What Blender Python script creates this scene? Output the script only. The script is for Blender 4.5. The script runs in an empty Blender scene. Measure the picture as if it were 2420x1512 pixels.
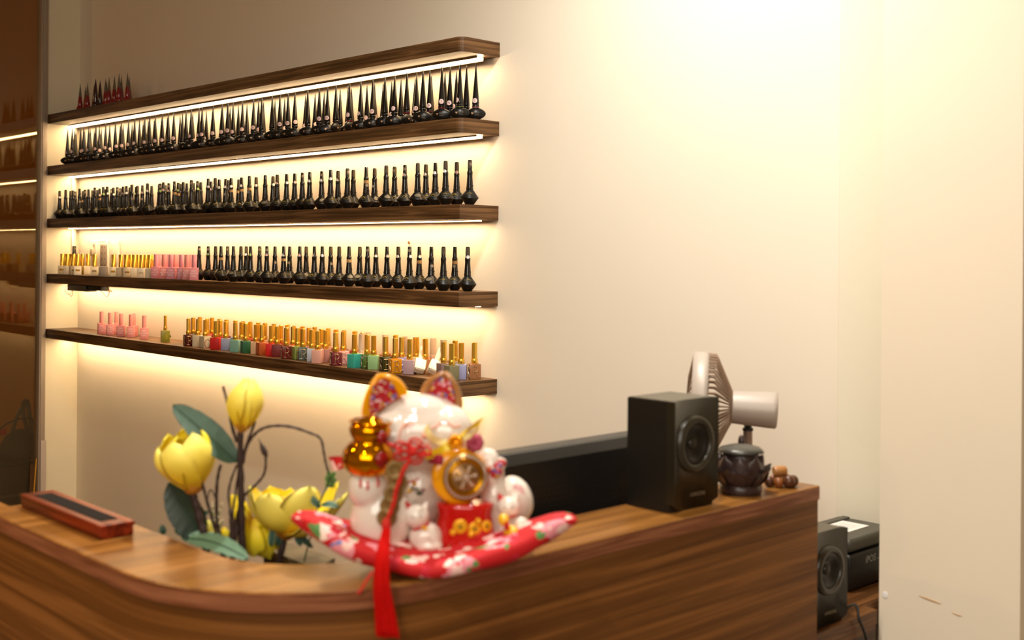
import bpy, math, random
from mathutils import Vector, Matrix, Quaternion
random.seed(7)
PI = math.pi
SC = bpy.context.scene
COL = SC.collection
rad = math.radians

# ------------------------------------------------------------------ camera
FPX, CX, CY = 2771.0, 1210.0, 596.4
CAM = Vector((2.298, -2.139, 1.475))
YAW, ROLL = rad(136.38), rad(-0.486)
FW = Vector((math.cos(YAW), math.sin(YAW), 0))
RT = Vector((math.sin(YAW), -math.cos(YAW), 0))
UP = Vector((0, 0, 1))
RR = RT * math.cos(ROLL) - UP * math.sin(ROLL)
UU = RT * math.sin(ROLL) + UP * math.cos(ROLL)
cd = bpy.data.cameras.new('camera')
cam = bpy.data.objects.new('camera', cd)
COL.objects.link(cam)
SC.camera = cam
cd.sensor_width = 36
cd.lens = FPX / 2420 * 36
cd.shift_y = -(756 - CY) / 2420
cd.clip_start = 0.05
M = Matrix((RR, UU, -FW)).transposed().to_4x4()
M.translation = CAM
cam.matrix_world = M
cd.dof.use_dof = True
cd.dof.focus_distance = 3.35
cd.dof.aperture_fstop = 4.4

def ray(px, py):
    return FW + RR * ((px - CX) / FPX) - UU * ((py - CY) / FPX)
def at(px, py, d):                       # point at depth d along the view
    return CAM + ray(px, py) * d
def on_x(px, py, X):
    r = ray(px, py); return CAM + r * ((X - CAM.x) / r.x)
def on_y(px, py, Y):
    r = ray(px, py); return CAM + r * ((Y - CAM.y) / r.y)
def on_z(px, py, Z):
    r = ray(px, py); return CAM + r * ((Z - CAM.z) / r.z)

# ------------------------------------------------------------------ materials
def srgb(c):
    if isinstance(c, str):
        c = [int(c[i:i + 2], 16) / 255 for i in (1, 3, 5)]
    return tuple(x / 12.92 if x <= .04045 else ((x + .055) / 1.055) ** 2.4 for x in c) + (1,)
_M = {}
def mat(name, col, rough=.5, metal=0, coat=0, spec=.5, emit=0, trans=0, noise=0, nscale=60, bump=0, sub=0):
    if name in _M: return _M[name]
    m = bpy.data.materials.new(name); m.use_nodes = True
    nt = m.node_tree; b = nt.nodes['Principled BSDF']
    c = srgb(col)
    b.inputs['Base Color'].default_value = c
    b.inputs['Roughness'].default_value = rough
    b.inputs['Metallic'].default_value = metal
    b.inputs['Coat Weight'].default_value = coat
    b.inputs['Coat Roughness'].default_value = .05
    b.inputs['Specular IOR Level'].default_value = spec
    b.inputs['Transmission Weight'].default_value = trans
    if sub:
        b.inputs['Subsurface Weight'].default_value = sub
        b.inputs['Subsurface Radius'].default_value = (.01, .006, .003)
    if emit:
        b.inputs['Emission Color'].default_value = c
        b.inputs['Emission Strength'].default_value = emit
    tc = nt.nodes.new('ShaderNodeTexCoord')
    nz = nt.nodes.new('ShaderNodeTexNoise'); nz.inputs['Scale'].default_value = nscale
    nt.links.new(tc.outputs['Object'], nz.inputs['Vector'])
    mx = nt.nodes.new('ShaderNodeMix'); mx.data_type = 'RGBA'; mx.blend_type = 'MULTIPLY'
    mx.inputs[0].default_value = 1
    mr = nt.nodes.new('ShaderNodeMapRange')
    mr.inputs['To Min'].default_value = 1 - noise; mr.inputs['To Max'].default_value = 1 + noise * .3
    nt.links.new(nz.outputs['Fac'], mr.inputs['Value'])
    mx.inputs[6].default_value = c
    nt.links.new(mr.outputs[0], mx.inputs[7])
    nt.links.new(mx.outputs[2], b.inputs['Base Color'])
    if bump:
        bp = nt.nodes.new('ShaderNodeBump'); bp.inputs['Strength'].default_value = bump
        bp.inputs['Distance'].default_value = .002
        nt.links.new(nz.outputs['Fac'], bp.inputs['Height']); nt.links.new(bp.outputs[0], b.inputs['Normal'])
    _M[name] = m
    return m

def wood(name, dark, light, mid=None, scale=(1, 12, 12), rough=.42, uv=False, wav=.6, fine=1.0):
    m = bpy.data.materials.new(name); m.use_nodes = True
    nt = m.node_tree; b = nt.nodes['Principled BSDF']
    N = nt.nodes.new; L = nt.links.new
    tc = N('ShaderNodeTexCoord'); mp = N('ShaderNodeMapping')
    L(tc.outputs['UV' if uv else 'Object'], mp.inputs['Vector'])
    mp.inputs['Scale'].default_value = scale
    n1 = N('ShaderNodeTexNoise'); n1.inputs['Scale'].default_value = 2.2; n1.inputs['Detail'].default_value = 3
    n1.inputs['Distortion'].default_value = wav
    L(mp.outputs[0], n1.inputs['Vector'])
    mp2 = N('ShaderNodeMapping'); mp2.inputs['Scale'].default_value = tuple(s * (1 if s == min(scale) else 5) for s in scale)
    L(tc.outputs['UV' if uv else 'Object'], mp2.inputs['Vector'])
    n2 = N('ShaderNodeTexNoise'); n2.inputs['Scale'].default_value = 3.0; n2.inputs['Detail'].default_value = 5
    n2.inputs['Distortion'].default_value = .3
    L(mp2.outputs[0], n2.inputs['Vector'])
    ad = N('ShaderNodeMath'); ad.operation = 'MULTIPLY_ADD'; ad.inputs[1].default_value = .45 * fine
    L(n2.outputs['Fac'], ad.inputs[0]); L(n1.outputs['Fac'], ad.inputs[2])
    cr = N('ShaderNodeValToRGB')
    cr.color_ramp.elements[0].position = .45 + .1 * fine; cr.color_ramp.elements[0].color = srgb(dark)
    cr.color_ramp.elements[1].position = .62 + .26 * fine; cr.color_ramp.elements[1].color = srgb(light)
    if mid:
        e = cr.color_ramp.elements.new(.52 + .2 * fine); e.color = srgb(mid)
    L(ad.outputs[0], cr.inputs['Fac'])
    L(cr.outputs[0], b.inputs['Base Color'])
    b.inputs['Roughness'].default_value = rough; b.inputs['Specular IOR Level'].default_value = .28
    bp = N('ShaderNodeBump'); bp.inputs['Strength'].default_value = .06; bp.inputs['Distance'].default_value = .001
    L(ad.outputs[0], bp.inputs['Height']); L(bp.outputs[0], b.inputs['Normal'])
    return m

def floral(name, base, cols, scale=28, rough=.75):
    m = bpy.data.materials.new(name); m.use_nodes = True
    nt = m.node_tree; b = nt.nodes['Principled BSDF']; N = nt.nodes.new; L = nt.links.new
    tc = N('ShaderNodeTexCoord')
    prev = None
    for i, (c, sc, th) in enumerate(cols):
        mp = N('ShaderNodeMapping'); mp.inputs['Location'].default_value = (i * 3.7, i * 1.3, i * 2.1)
        L(tc.outputs['Object'], mp.inputs['Vector'])
        nd = N('ShaderNodeTexNoise'); nd.inputs['Scale'].default_value = sc * 2.2
        L(mp.outputs[0], nd.inputs['Vector'])
        va = N('ShaderNodeVectorMath'); va.operation = 'MULTIPLY_ADD'
        va.inputs[1].default_value = (.35 / sc * 2,) * 3
        L(nd.outputs['Color'], va.inputs[0]); L(mp.outputs[0], va.inputs[2])
        vo = N('ShaderNodeTexVoronoi'); vo.inputs['Scale'].default_value = sc
        L(va.outputs[0], vo.inputs['Vector'])
        gt = N('ShaderNodeMath'); gt.operation = 'LESS_THAN'; gt.inputs[1].default_value = th
        L(vo.outputs['Distance'], gt.inputs[0])
        mx = N('ShaderNodeMix'); mx.data_type = 'RGBA'
        L(gt.outputs[0], mx.inputs[0])
        if prev is None: mx.inputs[6].default_value = srgb(base)
        else: L(prev, mx.inputs[6])
        mx.inputs[7].default_value = srgb(c)
        prev = mx.outputs[2]
    L(prev, b.inputs['Base Color']); b.inputs['Roughness'].default_value = rough
    return m

# ------------------------------------------------------------------ mesh builder
class MB:
    def __init__(s): s.v = []; s.f = []; s.m = []; s.s = []; s.uv = None
    def add(s, vs, fs, m=0, smooth=True):
        o = len(s.v); s.v += [tuple(v) for v in vs]
        for f in fs: s.f.append(tuple(i + o for i in f)); s.m.append(m); s.s.append(smooth)
        return s
    def box(s, c, d, m=0, rz=0):
        x, y, z = d[0] / 2, d[1] / 2, d[2] / 2
        ca, sa = math.cos(rz), math.sin(rz)
        vs = []
        for a, b, e in ((-x, -y, -z), (x, -y, -z), (x, y, -z), (-x, y, -z), (-x, -y, z), (x, -y, z), (x, y, z), (-x, y, z)):
            vs.append((c[0] + a * ca - b * sa, c[1] + a * sa + b * ca, c[2] + e))
        return s.add(vs, [(0, 3, 2, 1), (4, 5, 6, 7), (0, 1, 5, 4), (1, 2, 6, 5), (2, 3, 7, 6), (3, 0, 4, 7)], m, False)
    def rbox(s, c, d, r=.002, m=0, rz=0, n=3):
        "box with rounded vertical corners and soft top and bottom edges"
        x, y, h = d[0] / 2, d[1] / 2, d[2] / 2
        def ring(ins, z):
            out = []
            rr = max(r - ins, r * .25)
            for k, (sx, sy) in enumerate(((1, 1), (-1, 1), (-1, -1), (1, -1))):
                for i in range(n + 1):
                    a = PI / 2 * (k + i / n)
                    out.append((sx * (x - r) + rr * math.cos(a), sy * (y - r) + rr * math.sin(a), z))
            return out
        rings = [ring(r * .8, -h), ring(r * .25, -h + r * .25), ring(0, -h + r), ring(0, h - r), ring(r * .25, h - r * .25), ring(r * .8, h)]
        ca, sa = math.cos(rz), math.sin(rz)
        L = len(rings[0]); vs = []; fs = []
        for R in rings:
            for p in R: vs.append((c[0] + p[0] * ca - p[1] * sa, c[1] + p[0] * sa + p[1] * ca, c[2] + p[2]))
        for j in range(len(rings) - 1):
            for i in range(L):
                fs.append((j * L + i, j * L + (i + 1) % L, (j + 1) * L + (i + 1) % L, (j + 1) * L + i))
        s.add(vs, fs, m, True)
        s.add(vs[:L], [tuple(reversed(range(L)))], m, False)
        s.add(vs[-L:], [tuple(range(L))], m, False)
        return s
    def lathe(s, prof, seg=24, c=(0, 0, 0), m=0, sx=1, sy=1, smooth=True, axis=None, capb=True, capt=True, zf=None, rot=0):
        q = Vector((0, 0, 1)).rotation_difference(Vector(axis).normalized()) if axis is not None else None
        vs = []; fs = []
        for r, z in prof:
            for i in range(seg):
                a = 2 * PI * i / seg + rot
                p = Vector((r * sx * math.cos(a), r * sy * math.sin(a), z + (zf(a, r, z) if zf else 0)))
                if q: p = q @ p
                vs.append((p.x + c[0], p.y + c[1], p.z + c[2]))
        for j in range(len(prof) - 1):
            for i in range(seg):
                fs.append((j * seg + i, j * seg + (i + 1) % seg, (j + 1) * seg + (i + 1) % seg, (j + 1) * seg + i))
        s.add(vs, fs, m, smooth)
        if capb: s.add(vs[:seg], [tuple(reversed(range(seg)))], m, False)
        if capt: s.add(vs[-seg:], [tuple(range(seg))], m, False)
        return s
    def ell(s, c, r, m=0, seg=20, rings=12, q=None, fn=None):
        if not hasattr(r, '__len__'): r = (r, r, r)
        vs = []; fs = []
        for j in range(rings + 1):
            t = PI * j / rings
            for i in range(seg):
                a = 2 * PI * i / seg
                p = Vector((math.sin(t) * math.cos(a), math.sin(t) * math.sin(a), -math.cos(t)))
                if fn: p = fn(p)
                p = Vector((p.x * r[0], p.y * r[1], p.z * r[2]))
                if q: p = q @ p
                vs.append((p.x + c[0], p.y + c[1], p.z + c[2]))
        for j in range(rings):
            for i in range(seg):
                fs.append((j * seg + i, j * seg + (i + 1) % seg, (j + 1) * seg + (i + 1) % seg, (j + 1) * seg + i))
        return s.add(vs, fs, m, True)
    def tube(s, pts, r, seg=8, m=0, cap=True, closed=False):
        pts = [Vector(p) for p in pts]; n = len(pts)
        rs = r if hasattr(r, '__len__') else [r] * n
        vs = []; fs = []
        up = Vector((0, 0, 1)); prev = None
        for i, p in enumerate(pts):
            if closed: t = pts[(i + 1) % n] - pts[i - 1]
            else: t = pts[min(i + 1, n - 1)] - pts[max(i - 1, 0)]
            t = t.normalized() if t.length > 1e-9 else Vector((0, 0, 1))
            if prev is None:
                a = t.cross(up if abs(t.z) < .9 else Vector((1, 0, 0))).normalized()
            else:
                a = (prev - t * prev.dot(t)).normalized()
            prev = a; b = t.cross(a)
            for k in range(seg):
                g = 2 * PI * k / seg
                q = p + (a * math.cos(g) + b * math.sin(g)) * rs[i]
                vs.append(tuple(q))
        for j in range(n if closed else n - 1):
            for k in range(seg):
                j2 = (j + 1) % n
                fs.append((j * seg + k, j * seg + (k + 1) % seg, j2 * seg + (k + 1) % seg, j2 * seg + k))
        s.add(vs, fs, m, True)
        if cap and not closed:
            s.add(vs[:seg], [tuple(reversed(range(seg)))], m, False); s.add(vs[-seg:], [tuple(range(seg))], m, False)
        return s
    def prism(s, outline, z0, z1, m=0, smooth=False):
        n = len(outline)
        vs = [(p[0], p[1], z0) for p in outline] + [(p[0], p[1], z1) for p in outline]
        s.add(vs, [(i, (i + 1) % n, n + (i + 1) % n, n + i) for i in range(n)], m, smooth)
        s.add(vs, [tuple(reversed(range(n))), tuple(range(n, 2 * n))], m, False)
        return s
    def grid(s, fn, nu, nv, m=0, smooth=True, wrapu=False):
        vs = [tuple(fn(i / nu, j / nv)) for j in range(nv + 1) for i in range(nu + 1)]
        fs = [(j * (nu + 1) + i, j * (nu + 1) + i + 1, (j + 1) * (nu + 1) + i + 1, (j + 1) * (nu + 1) + i) for j in range(nv) for i in range(nu)]
        return s.add(vs, fs, m, smooth)
    def text(s, body, size, fn, m=0):
        vs, fs = tmesh(body, size)
        return s.add([fn(x, y) for x, y in vs], fs, m, False)
    def mesh(s, name, mats, origin=(0, 0, 0)):
        me = bpy.data.meshes.new(name)
        o = origin
        me.from_pydata([(v[0] - o[0], v[1] - o[1], v[2] - o[2]) for v in s.v], [], s.f)
        if not hasattr(mats, '__len__'): mats = [mats]
        for x in mats: me.materials.append(x)
        for i, p in enumerate(me.polygons):
            p.material_index = s.m[i]; p.use_smooth = s.s[i]
        if s.uv: 
            uvl = me.uv_layers.new(name='UVMap')
            for lp in me.loops: uvl.data[lp.index].uv = s.uv[lp.vertex_index]
        me.update()
        return me
    def build(s, name, mats, parent=None, origin=(0, 0, 0)):
        ob = bpy.data.objects.new(name, s.mesh(name, mats, origin))
        COL.objects.link(ob)
        if parent: ob.parent = parent
        else: ob.location = origin
        return ob

_T = {}
def tmesh(body, size):
    key = (body, size)
    if key not in _T:
        cu = bpy.data.curves.new('lettering', 'FONT'); cu.body = body; cu.size = size
        cu.align_x = 'CENTER'; cu.align_y = 'CENTER'; cu.resolution_u = 2
        ob = bpy.data.objects.new('lettering', cu); COL.objects.link(ob)
        dg = bpy.context.evaluated_depsgraph_get()
        me = bpy.data.meshes.new_from_object(ob.evaluated_get(dg))
        _T[key] = ([(v.co.x, v.co.y) for v in me.vertices], [tuple(p.vertices) for p in me.polygons])
        bpy.data.objects.remove(ob); bpy.data.meshes.remove(me); bpy.data.curves.remove(cu)
    return _T[key]

def tag(o, label, cat, group=None):
    o['label'] = label; o['category'] = cat
    if group: o['group'] = group
    return o
def empty(name, loc, rz=0, label=None, cat=None, group=None):
    o = bpy.data.objects.new(name, None); COL.objects.link(o)
    o.empty_display_size = .01
    o.location = loc; o.rotation_euler = (0, 0, rz)
    if label: tag(o, label, cat, group)
    return o
def place(name, me, parent):
    o = bpy.data.objects.new(name, me); COL.objects.link(o); o.parent = parent
    return o
def struct(o): o['kind'] = 'structure'; return o

# ------------------------------------------------------------------ common materials
MW = {}
paint = mat('cream_wall_paint', '#f0e5d2', .55, noise=.03, nscale=6)
paint_l = mat('cream_niche_paint', '#ede3c8', .6, noise=.03, nscale=6)
paint_r = mat('beige_pillar_paint', '#f0e2cb', .5, noise=.04, nscale=5)
w_shelf = wood('walnut_shelf_laminate', '#38240f', '#7c5a38', '#583c22', (1.4, 1.4, 42), .42)
w_top = wood('oak_counter_top', '#73491f', '#9c6a33', '#865825', (22, 1.0, 22), .32, wav=.5, fine=.7)
w_face = wood('walnut_counter_face', '#5a3410', '#8c5a2a', '#71451a', (.7, 26, 1), .42, uv=True, wav=.7, fine=1.0)
w_desk = wood('dark_walnut_desk', '#3a2210', '#7a4f28', '#583618', (22, 1.2, 22), .4)
black_gl = mat('black_glossy_lacquer', '#080706', .14, spec=.45, coat=.25)
black_mt = mat('black_satin_glass', '#0c0b09', .36, spec=.35)
gold = mat('polished_gold', '#e8b23a', .12, metal=1)
gold_r = mat('gold_chrome_cap', '#ffd257', .24, metal=.9)
alu = mat('brushed_aluminium', '#a89b8c', .45, metal=.3)
plas_b = mat('black_plastic', '#17150f', .45)
plas_g = mat('dark_grey_plastic', '#3a3a36', .5)
LP = dict(key=100, mid=42, fr=56, left=85, fill=52, far=24, exp=0.0)
# ================================================================== ROOM
XL = -2.6645
Z0, Z1 = 0.0, 2.72
XC = 1.0235
def slab(name, c, d, m):
    return struct(MB().box((0, 0, 0), d).build(name, m, None, (0, 0, 0))) if False else _slab(name, c, d, m)
def _slab(name, c, d, m):
    o = MB().box(c, d).build(name, m, None, c); return struct(o)
# shelf wall (its front face is Y = 0)
slab('wall_back', ((XL + XC) / 2 - .0003, .3, (Z0 + Z1) / 2), (XC - XL - .0006, .6, Z1 - Z0), paint)
struct(MB().prism([(XC - .0005, .0004), (1.70, .23), (1.70, .60), (XC - .0005, .60)], Z0, Z1).build('wall_recess', mat('shade_toned_cream_paint', '#e8e1cc', .55, noise=.02), None, (XC, 0, 0)))  # cream wall paint toned darker, the facet's shade put into its colour
slab('wall_left', (XL - .05, .1, (Z0 + Z1) / 2), (.1, .48, Z1 - Z0), paint_l)
PX0, PX1, PY = 1.2235, 1.4775, -.19
slab('wall_right', ((PX0 + PX1) / 2, PY + .12, (Z0 + Z1) / 2), (PX1 - PX0, .24, Z1 - Z0), paint_r)
slab('floor', (0, -2.5, -.05), (9.4, 6.4, .1), mat('grey_floor_tile', '#8c8073', .4, noise=.1))
slab('ceiling', (0, -2.5, Z1 + .05), (9.4, 6.4, .1), mat('white_ceiling_paint', '#e8dcc8', .8, noise=.02))
slab('wall_left_far', (-4.65, -2.5, (Z0 + Z1) / 2), (.1, 6.4, Z1 - Z0), mat('ochre_far_wall_paint', '#b0762c', .8, noise=.06, nscale=3))
slab('wall_back_far', (-3.68, .05, (Z0 + Z1) / 2), (1.84, .1, Z1 - Z0), mat('ochre_far_wall_paint', '#b0762c', .8))
# glass partition
gm = bpy.data.materials.new('partition_glass'); gm.use_nodes = True
nt = gm.node_tree; nt.nodes.clear()
o_ = nt.nodes.new('ShaderNodeOutputMaterial'); mx = nt.nodes.new('ShaderNodeMixShader')
tr = nt.nodes.new('ShaderNodeBsdfTransparent'); tr.inputs[0].default_value = (.80, .78, .70, 1)
gl = nt.nodes.new('ShaderNodeBsdfGlossy'); gl.inputs['Roughness'].default_value = .03
gl.inputs['Color'].default_value = (1, .9, .7, 1)
mx.inputs[0].default_value = .065
nt.links.new(tr.outputs[0], mx.inputs[1]); nt.links.new(gl.outputs[0], mx.inputs[2]); nt.links.new(mx.outputs[0], o_.inputs[0])
struct(MB().box((XL - .012, -2.4, 1.35), (.008, 4.46, 2.68)).build('window_1', gm, None, (XL - .012, -2.4, 1.35)))
tb = MB()
tb.rbox((XL - .010, -.157, 1.35), (.05, .028, 2.68), .003)
tb.box((XL + .0165, -.160, 1.35), (.003, .008, 2.66), 0)
struct(tb.build('trim_1', alu, None, (XL, -.157, 1.35)))

# ================================================================== SHELVES
D, TH = .1364, .0389
ZS = {5: 1.136, 4: 1.3704, 3: 1.5994, 2: 1.825, 1: 2.036}
TILT = {1: .0065, 2: -.001, 3: .002, 4: -.003, 5: -.001}      # rise of the left end
def ztop(n, x): return ZS[n] + TILT[n] * min(1, max(0, -x / 2.65))
RC = {1: .020, 2: .024, 3: .004, 4: .004, 5: .004}
names = {1: 'topmost', 2: 'second', 3: 'middle', 4: 'fourth', 5: 'lowest'}
what = {1: 'red spike bottles at its left end', 2: 'a crowd of black spike-capped bottles', 3: 'a full row of black diamond bottles',
        4: 'cream, pink and black bottles', 5: 'gold-capped coloured cube bottles'}
ledm = mat('warm_led_diffuser', '#ffcf80', .5, emit=41)
ledm.node_tree.nodes['Principled BSDF'].inputs['Emission Color'].default_value = (1, .70, .39, 1)
for n in range(1, 6):
    r = RC[n]
    x0 = XL + .001 if n < 5 else XL + .001
    dd = D if n < 5 else D + .004
    out = [(x0, -.0005), (x0, -dd)]
    for i in range(7):
        a = -PI / 2 + PI / 2 * i / 6
        out.append((-r + r * math.cos(a), -dd + r + r * math.sin(a)))
    out.append((0, -.0005))
    b = MB()
    k = len(out)
    zt = [ztop(n, p[0]) for p in out]
    vs = [(p[0], p[1], z - TH) for p, z in zip(out, zt)] + [(p[0], p[1], z) for p, z in zip(out, zt)]
    for i in range(k):
        b.add([vs[i], vs[(i + 1) % k], vs[k + (i + 1) % k], vs[k + i]], [(0, 1, 2, 3)], 0, False)
    b.add(vs, [tuple(reversed(range(k))), tuple(range(k, 2 * k))], 0, False)
    org = (-1.33, 0, ZS[n] - TH)
    sh = empty('wall_shelf', org, 0, 'walnut floating wall shelf, %s of five, holding %s' % (names[n], what[n]), 'shelf', 'floating shelves on the wall')
    b.build('board', w_shelf, sh, org)
    # aluminium profile and diffuser under the board, near the wall
    lx0, lx1 = XL + .02, -.030
    def zz(x): return ztop(n, x) - TH
    p = MB()
    hh = {1: .010, 2: .006}.get(n, .0025)
    prof = [(-.056, 0), (-.056, -hh * .5), (-.0542, -hh * .5), (-.0542, -.0012), (-.033, -.0012), (-.033, -hh - .001), (-.030, -hh - .001), (-.030, 0)]
    for i in range(len(prof)):
        a_, c_ = prof[i], prof[(i + 1) % len(prof)]
        p.add([(lx0, a_[0], zz(lx0) + a_[1]), (lx1, a_[0], zz(lx1) + a_[1]), (lx1, c_[0], zz(lx1) + c_[1]), (lx0, c_[0], zz(lx0) + c_[1])], [(0, 1, 2, 3)], 0, False)
    p.build('light_profile', mat('light_profile_aluminium', '#b09a78', .4, metal=.6), sh, org)
    q = MB()
    cr = [(-.0535, -.0013), (-.0520, -hh * .75), (-.046, -hh), (-.0340, -hh), (-.0332, -.0013)]
    for i in range(len(cr)):
        a_, c_ = cr[i], cr[(i + 1) % len(cr)]
        q.add([(lx0, a_[0], zz(lx0) + a_[1]), (lx1, a_[0], zz(lx1) + a_[1]), (lx1, c_[0], zz(lx1) + c_[1]), (lx0, c_[0], zz(lx0) + c_[1])], [(0, 1, 2, 3)], 0, False)
    for xx in (lx0, lx1): q.add([(xx, p_[0], zz(xx) + p_[1]) for p_ in cr], [tuple(range(5))], 0, False)
    q.build('led_strip', ledm, sh, org)

# white cable duct pieces on the left wall, between the shelves
duct = mat('white_cable_duct_plastic', '#f3e9d6', .4)
for a_, z_hi, z_lo, lab in ((1, ZS[1] + .0065 - TH - .001, ZS[2] + .001, 'first and second'), (2, ZS[2] - TH - .003, ZS[3] + .003, 'second and third'), (3, ZS[3] - TH - .001, ZS[4] - .0015, 'third and fourth')):
    c = (XL + .006, -.024, (z_hi + z_lo) / 2)
    o = MB().rbox(c, (.012, .018, z_hi - z_lo), .002).build('cable_duct', duct, None, c)
    tag(o, 'white vertical cable duct on the left niche wall between the %s shelf' % lab, 'cable duct', 'cable ducts in the niche corner')

# led driver hanging under the fourth shelf
def zu(n, x): return ztop(n, x) - TH
a0 = on_y(166, 680, -.105); a1 = on_y(207, 680, -.105); a2 = on_y(241, 682, -.105)
dz = zu(4, a1.x)
dr = empty('led_driver', (a1.x, -.095, dz), 0, 'black LED driver box hanging under the fourth shelf with looped wires', 'power supply')
b = MB().rbox(((a0.x + a1.x) / 2, -.095, dz - .014), (a1.x - a0.x, .045, .026), .003); b.build('housing', mat('grey_driver_case', '#4a4438', .4), dr, dr.location)
b = MB().rbox(((a1.x + a2.x) / 2 + .004, -.093, dz - .011), (a2.x - a1.x - .004, .036, .018), .002)
b.box((a1.x + .006, -.093, dz - .014), (.006, .044, .027)); b.build('connector', plas_b, dr, dr.location)
wm = mat('brown_wire_insulation', '#b5792e', .5)
def loop(pxs, Y, r=.0016):
    pts = [on_y(x, y, Y + .012 * math.sin(i * 1.3)) for i, (x, y) in enumerate(pxs)]
    return smooth_path(pts)
def smooth_path(pts, k=4):
    out = []; n = len(pts)
    for i in range(n - 1):
        p0, p1, p2, p3 = pts[max(i - 1, 0)], pts[i], pts[i + 1], pts[min(i + 2, n - 1)]
        for j in range(k):
            t = j / k
            out.append(.5 * ((2 * p1) + (p2 - p0) * t + (2 * p0 - 5 * p1 + 4 * p2 - p3) * t * t + (3 * p1 - p0 - 3 * p2 + p3) * t ** 3))
    out.append(pts[-1]); return out
for pxs in ([(166, 676), (158, 676), (154, 684), (157, 692), (164, 695), (170, 690), (168, 682)], [(165, 674), (160, 680), (162, 692), (168, 700), (172, 692), (168, 682)], 
            [(232, 680), (243, 692), (252, 701), (258, 692), (256, 680), (250, 675)], [(240, 684), (252, 688), (265, 689), (258, 684), (250, 676)], [(208, 684), (224, 686), (236, 682)]):
    MB().tube(loop(pxs, -.09), .0014, 6).build('wire', wm, dr, dr.location)

# small brown plug and scratch marks in the wall
c = on_y(966, 573, -.003); 
tag(MB().ell(c, (.0035, .003, .0045)).build('wall_plug', mat('brown_plug', '#7c5326', .7), None, c), 'small brown plug in the wall above the fourth shelf', 'wall plug')

# ================================================================== COUNTER
CT = 1.10
XO, YO, RO = 1.265, -1.5236, .27
W = .117
def outline(off, y_end=-.459, x_start=.563, n=18):
    pts = [(x_start, YO + off)]
    r = RO - off; cx_, cy_ = XO - RO, YO + RO
    m_ = 14
    for i in range(1, m_): pts.append((x_start + (cx_ - x_start) * i / m_, YO + off))
    for i in range(n + 1):
        a = -PI / 2 + PI / 2 * i / n
        pts.append((cx_ + r * math.cos(a), cy_ + r * math.sin(a)))
    for i in range(1, m_): pts.append((XO - off, cy_ + (y_end - cy_) * i / m_))
    pts.append((XO - off, y_end))
    return pts
cn = empty('reception_counter', (1.0, -1.25, 0), 0, 'wood-grained reception counter with a rounded corner and light ledge top', 'counter')
o1, i1 = outline(0), outline(W)
TT = .022
b = MB(); n = len(o1); e = .0015
o2 = outline(e); 
rows = [[(p[0], p[1], CT - TT) for p in o1], [(p[0], p[1], CT - e) for p in o1], [(p[0], p[1], CT) for p in o2], [(p[0], p[1], CT) for p in i1], [(p[0], p[1], CT - TT) for p in i1]]
for j in range(5):
    A, B = rows[j], rows[(j + 1) % 5]
    mi = 1 if j == 0 else 0
    for i in range(n - 1): b.add([A[i], A[i + 1], B[i + 1], B[i]], [(0, 1, 2, 3)], mi, False)
b.add([r_[0] for r_ in rows], [(0, 1, 2, 3, 4)], 1, False); b.add([r_[-1] for r_ in rows], [(4, 3, 2, 1, 0)], 1, False)
b.box(((.563 + -.2) / 2, YO + .017, CT - TT / 2), (.763, .034, TT), 0)
w_edge = wood('reddish_ledge_edging', '#6e3f24', '#9a6444', '#845036', (3, 3, 60), .3)
b.build('ledge', [w_top, w_edge], cn, cn.location)
# front panel with uv along the arc length
po = [(-.2, YO + .003)] + [(x, y) for x, y in outline(.003)]; pi_ = [(-.2, YO + .023)] + outline(.023)
L = [0]
for i in range(1, len(po)): L.append(L[-1] + math.dist(po[i], po[i - 1]))
b = MB(); uv = []
zb = CT - TT
for (ring, zA, zB_) in ((po, 0, zb),):
    vs = []; n = len(po)
    for i, p in enumerate(po):
        vs += [(p[0], p[1], 0), (p[0], p[1], zb)]; uv += [(L[i], 0), (L[i], zb)]
    b.add(vs, [(2 * i, 2 * i + 2, 2 * i + 3, 2 * i + 1) for i in range(n - 1)], 0, True)
    vs = []
    for i, p in enumerate(pi_):
        vs += [(p[0], p[1], 0), (p[0], p[1], zb)]; uv += [(L[i], .5), (L[i], .5 + zb)]
    b.add(vs, [(2 * i, 2 * i + 1, 2 * i + 3, 2 * i + 2) for i in range(n - 1)], 0, True)
    vs = []
    for k_, (x, y) in enumerate((po[-1], pi_[-1])): vs += [(x, y, 0), (x, y, zb)]; uv += [(k_ * .02 + .3, 0), (k_ * .02 + .3, zb)]
    b.add(vs, [(0, 2, 3, 1)], 0, False)
    vs = []
    for i, (p, q_) in enumerate(zip(po, pi_)): vs += [(p[0], p[1], zb), (q_[0], q_[1], zb)]; uv += [(L[i], 0), (L[i], .02)]
    b.add(vs, [(2 * i, 2 * i + 2, 2 * i + 3, 2 * i + 1) for i in range(n - 1)], 0, False)
b.uv = uv
b.build('front_panel', w_face, cn, cn.location)
w_desk_side = wood("counter_end_laminate", "#3a2210", "#7a4f28", "#583618", (22, 1.2, 22), .4)
MB().box((XO - W / 2 - .0145, -.468, (zb + .8485) / 2), (W - .034, .014, zb - .8485)).build("end_panel", w_desk_side, cn, cn.location)

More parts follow.
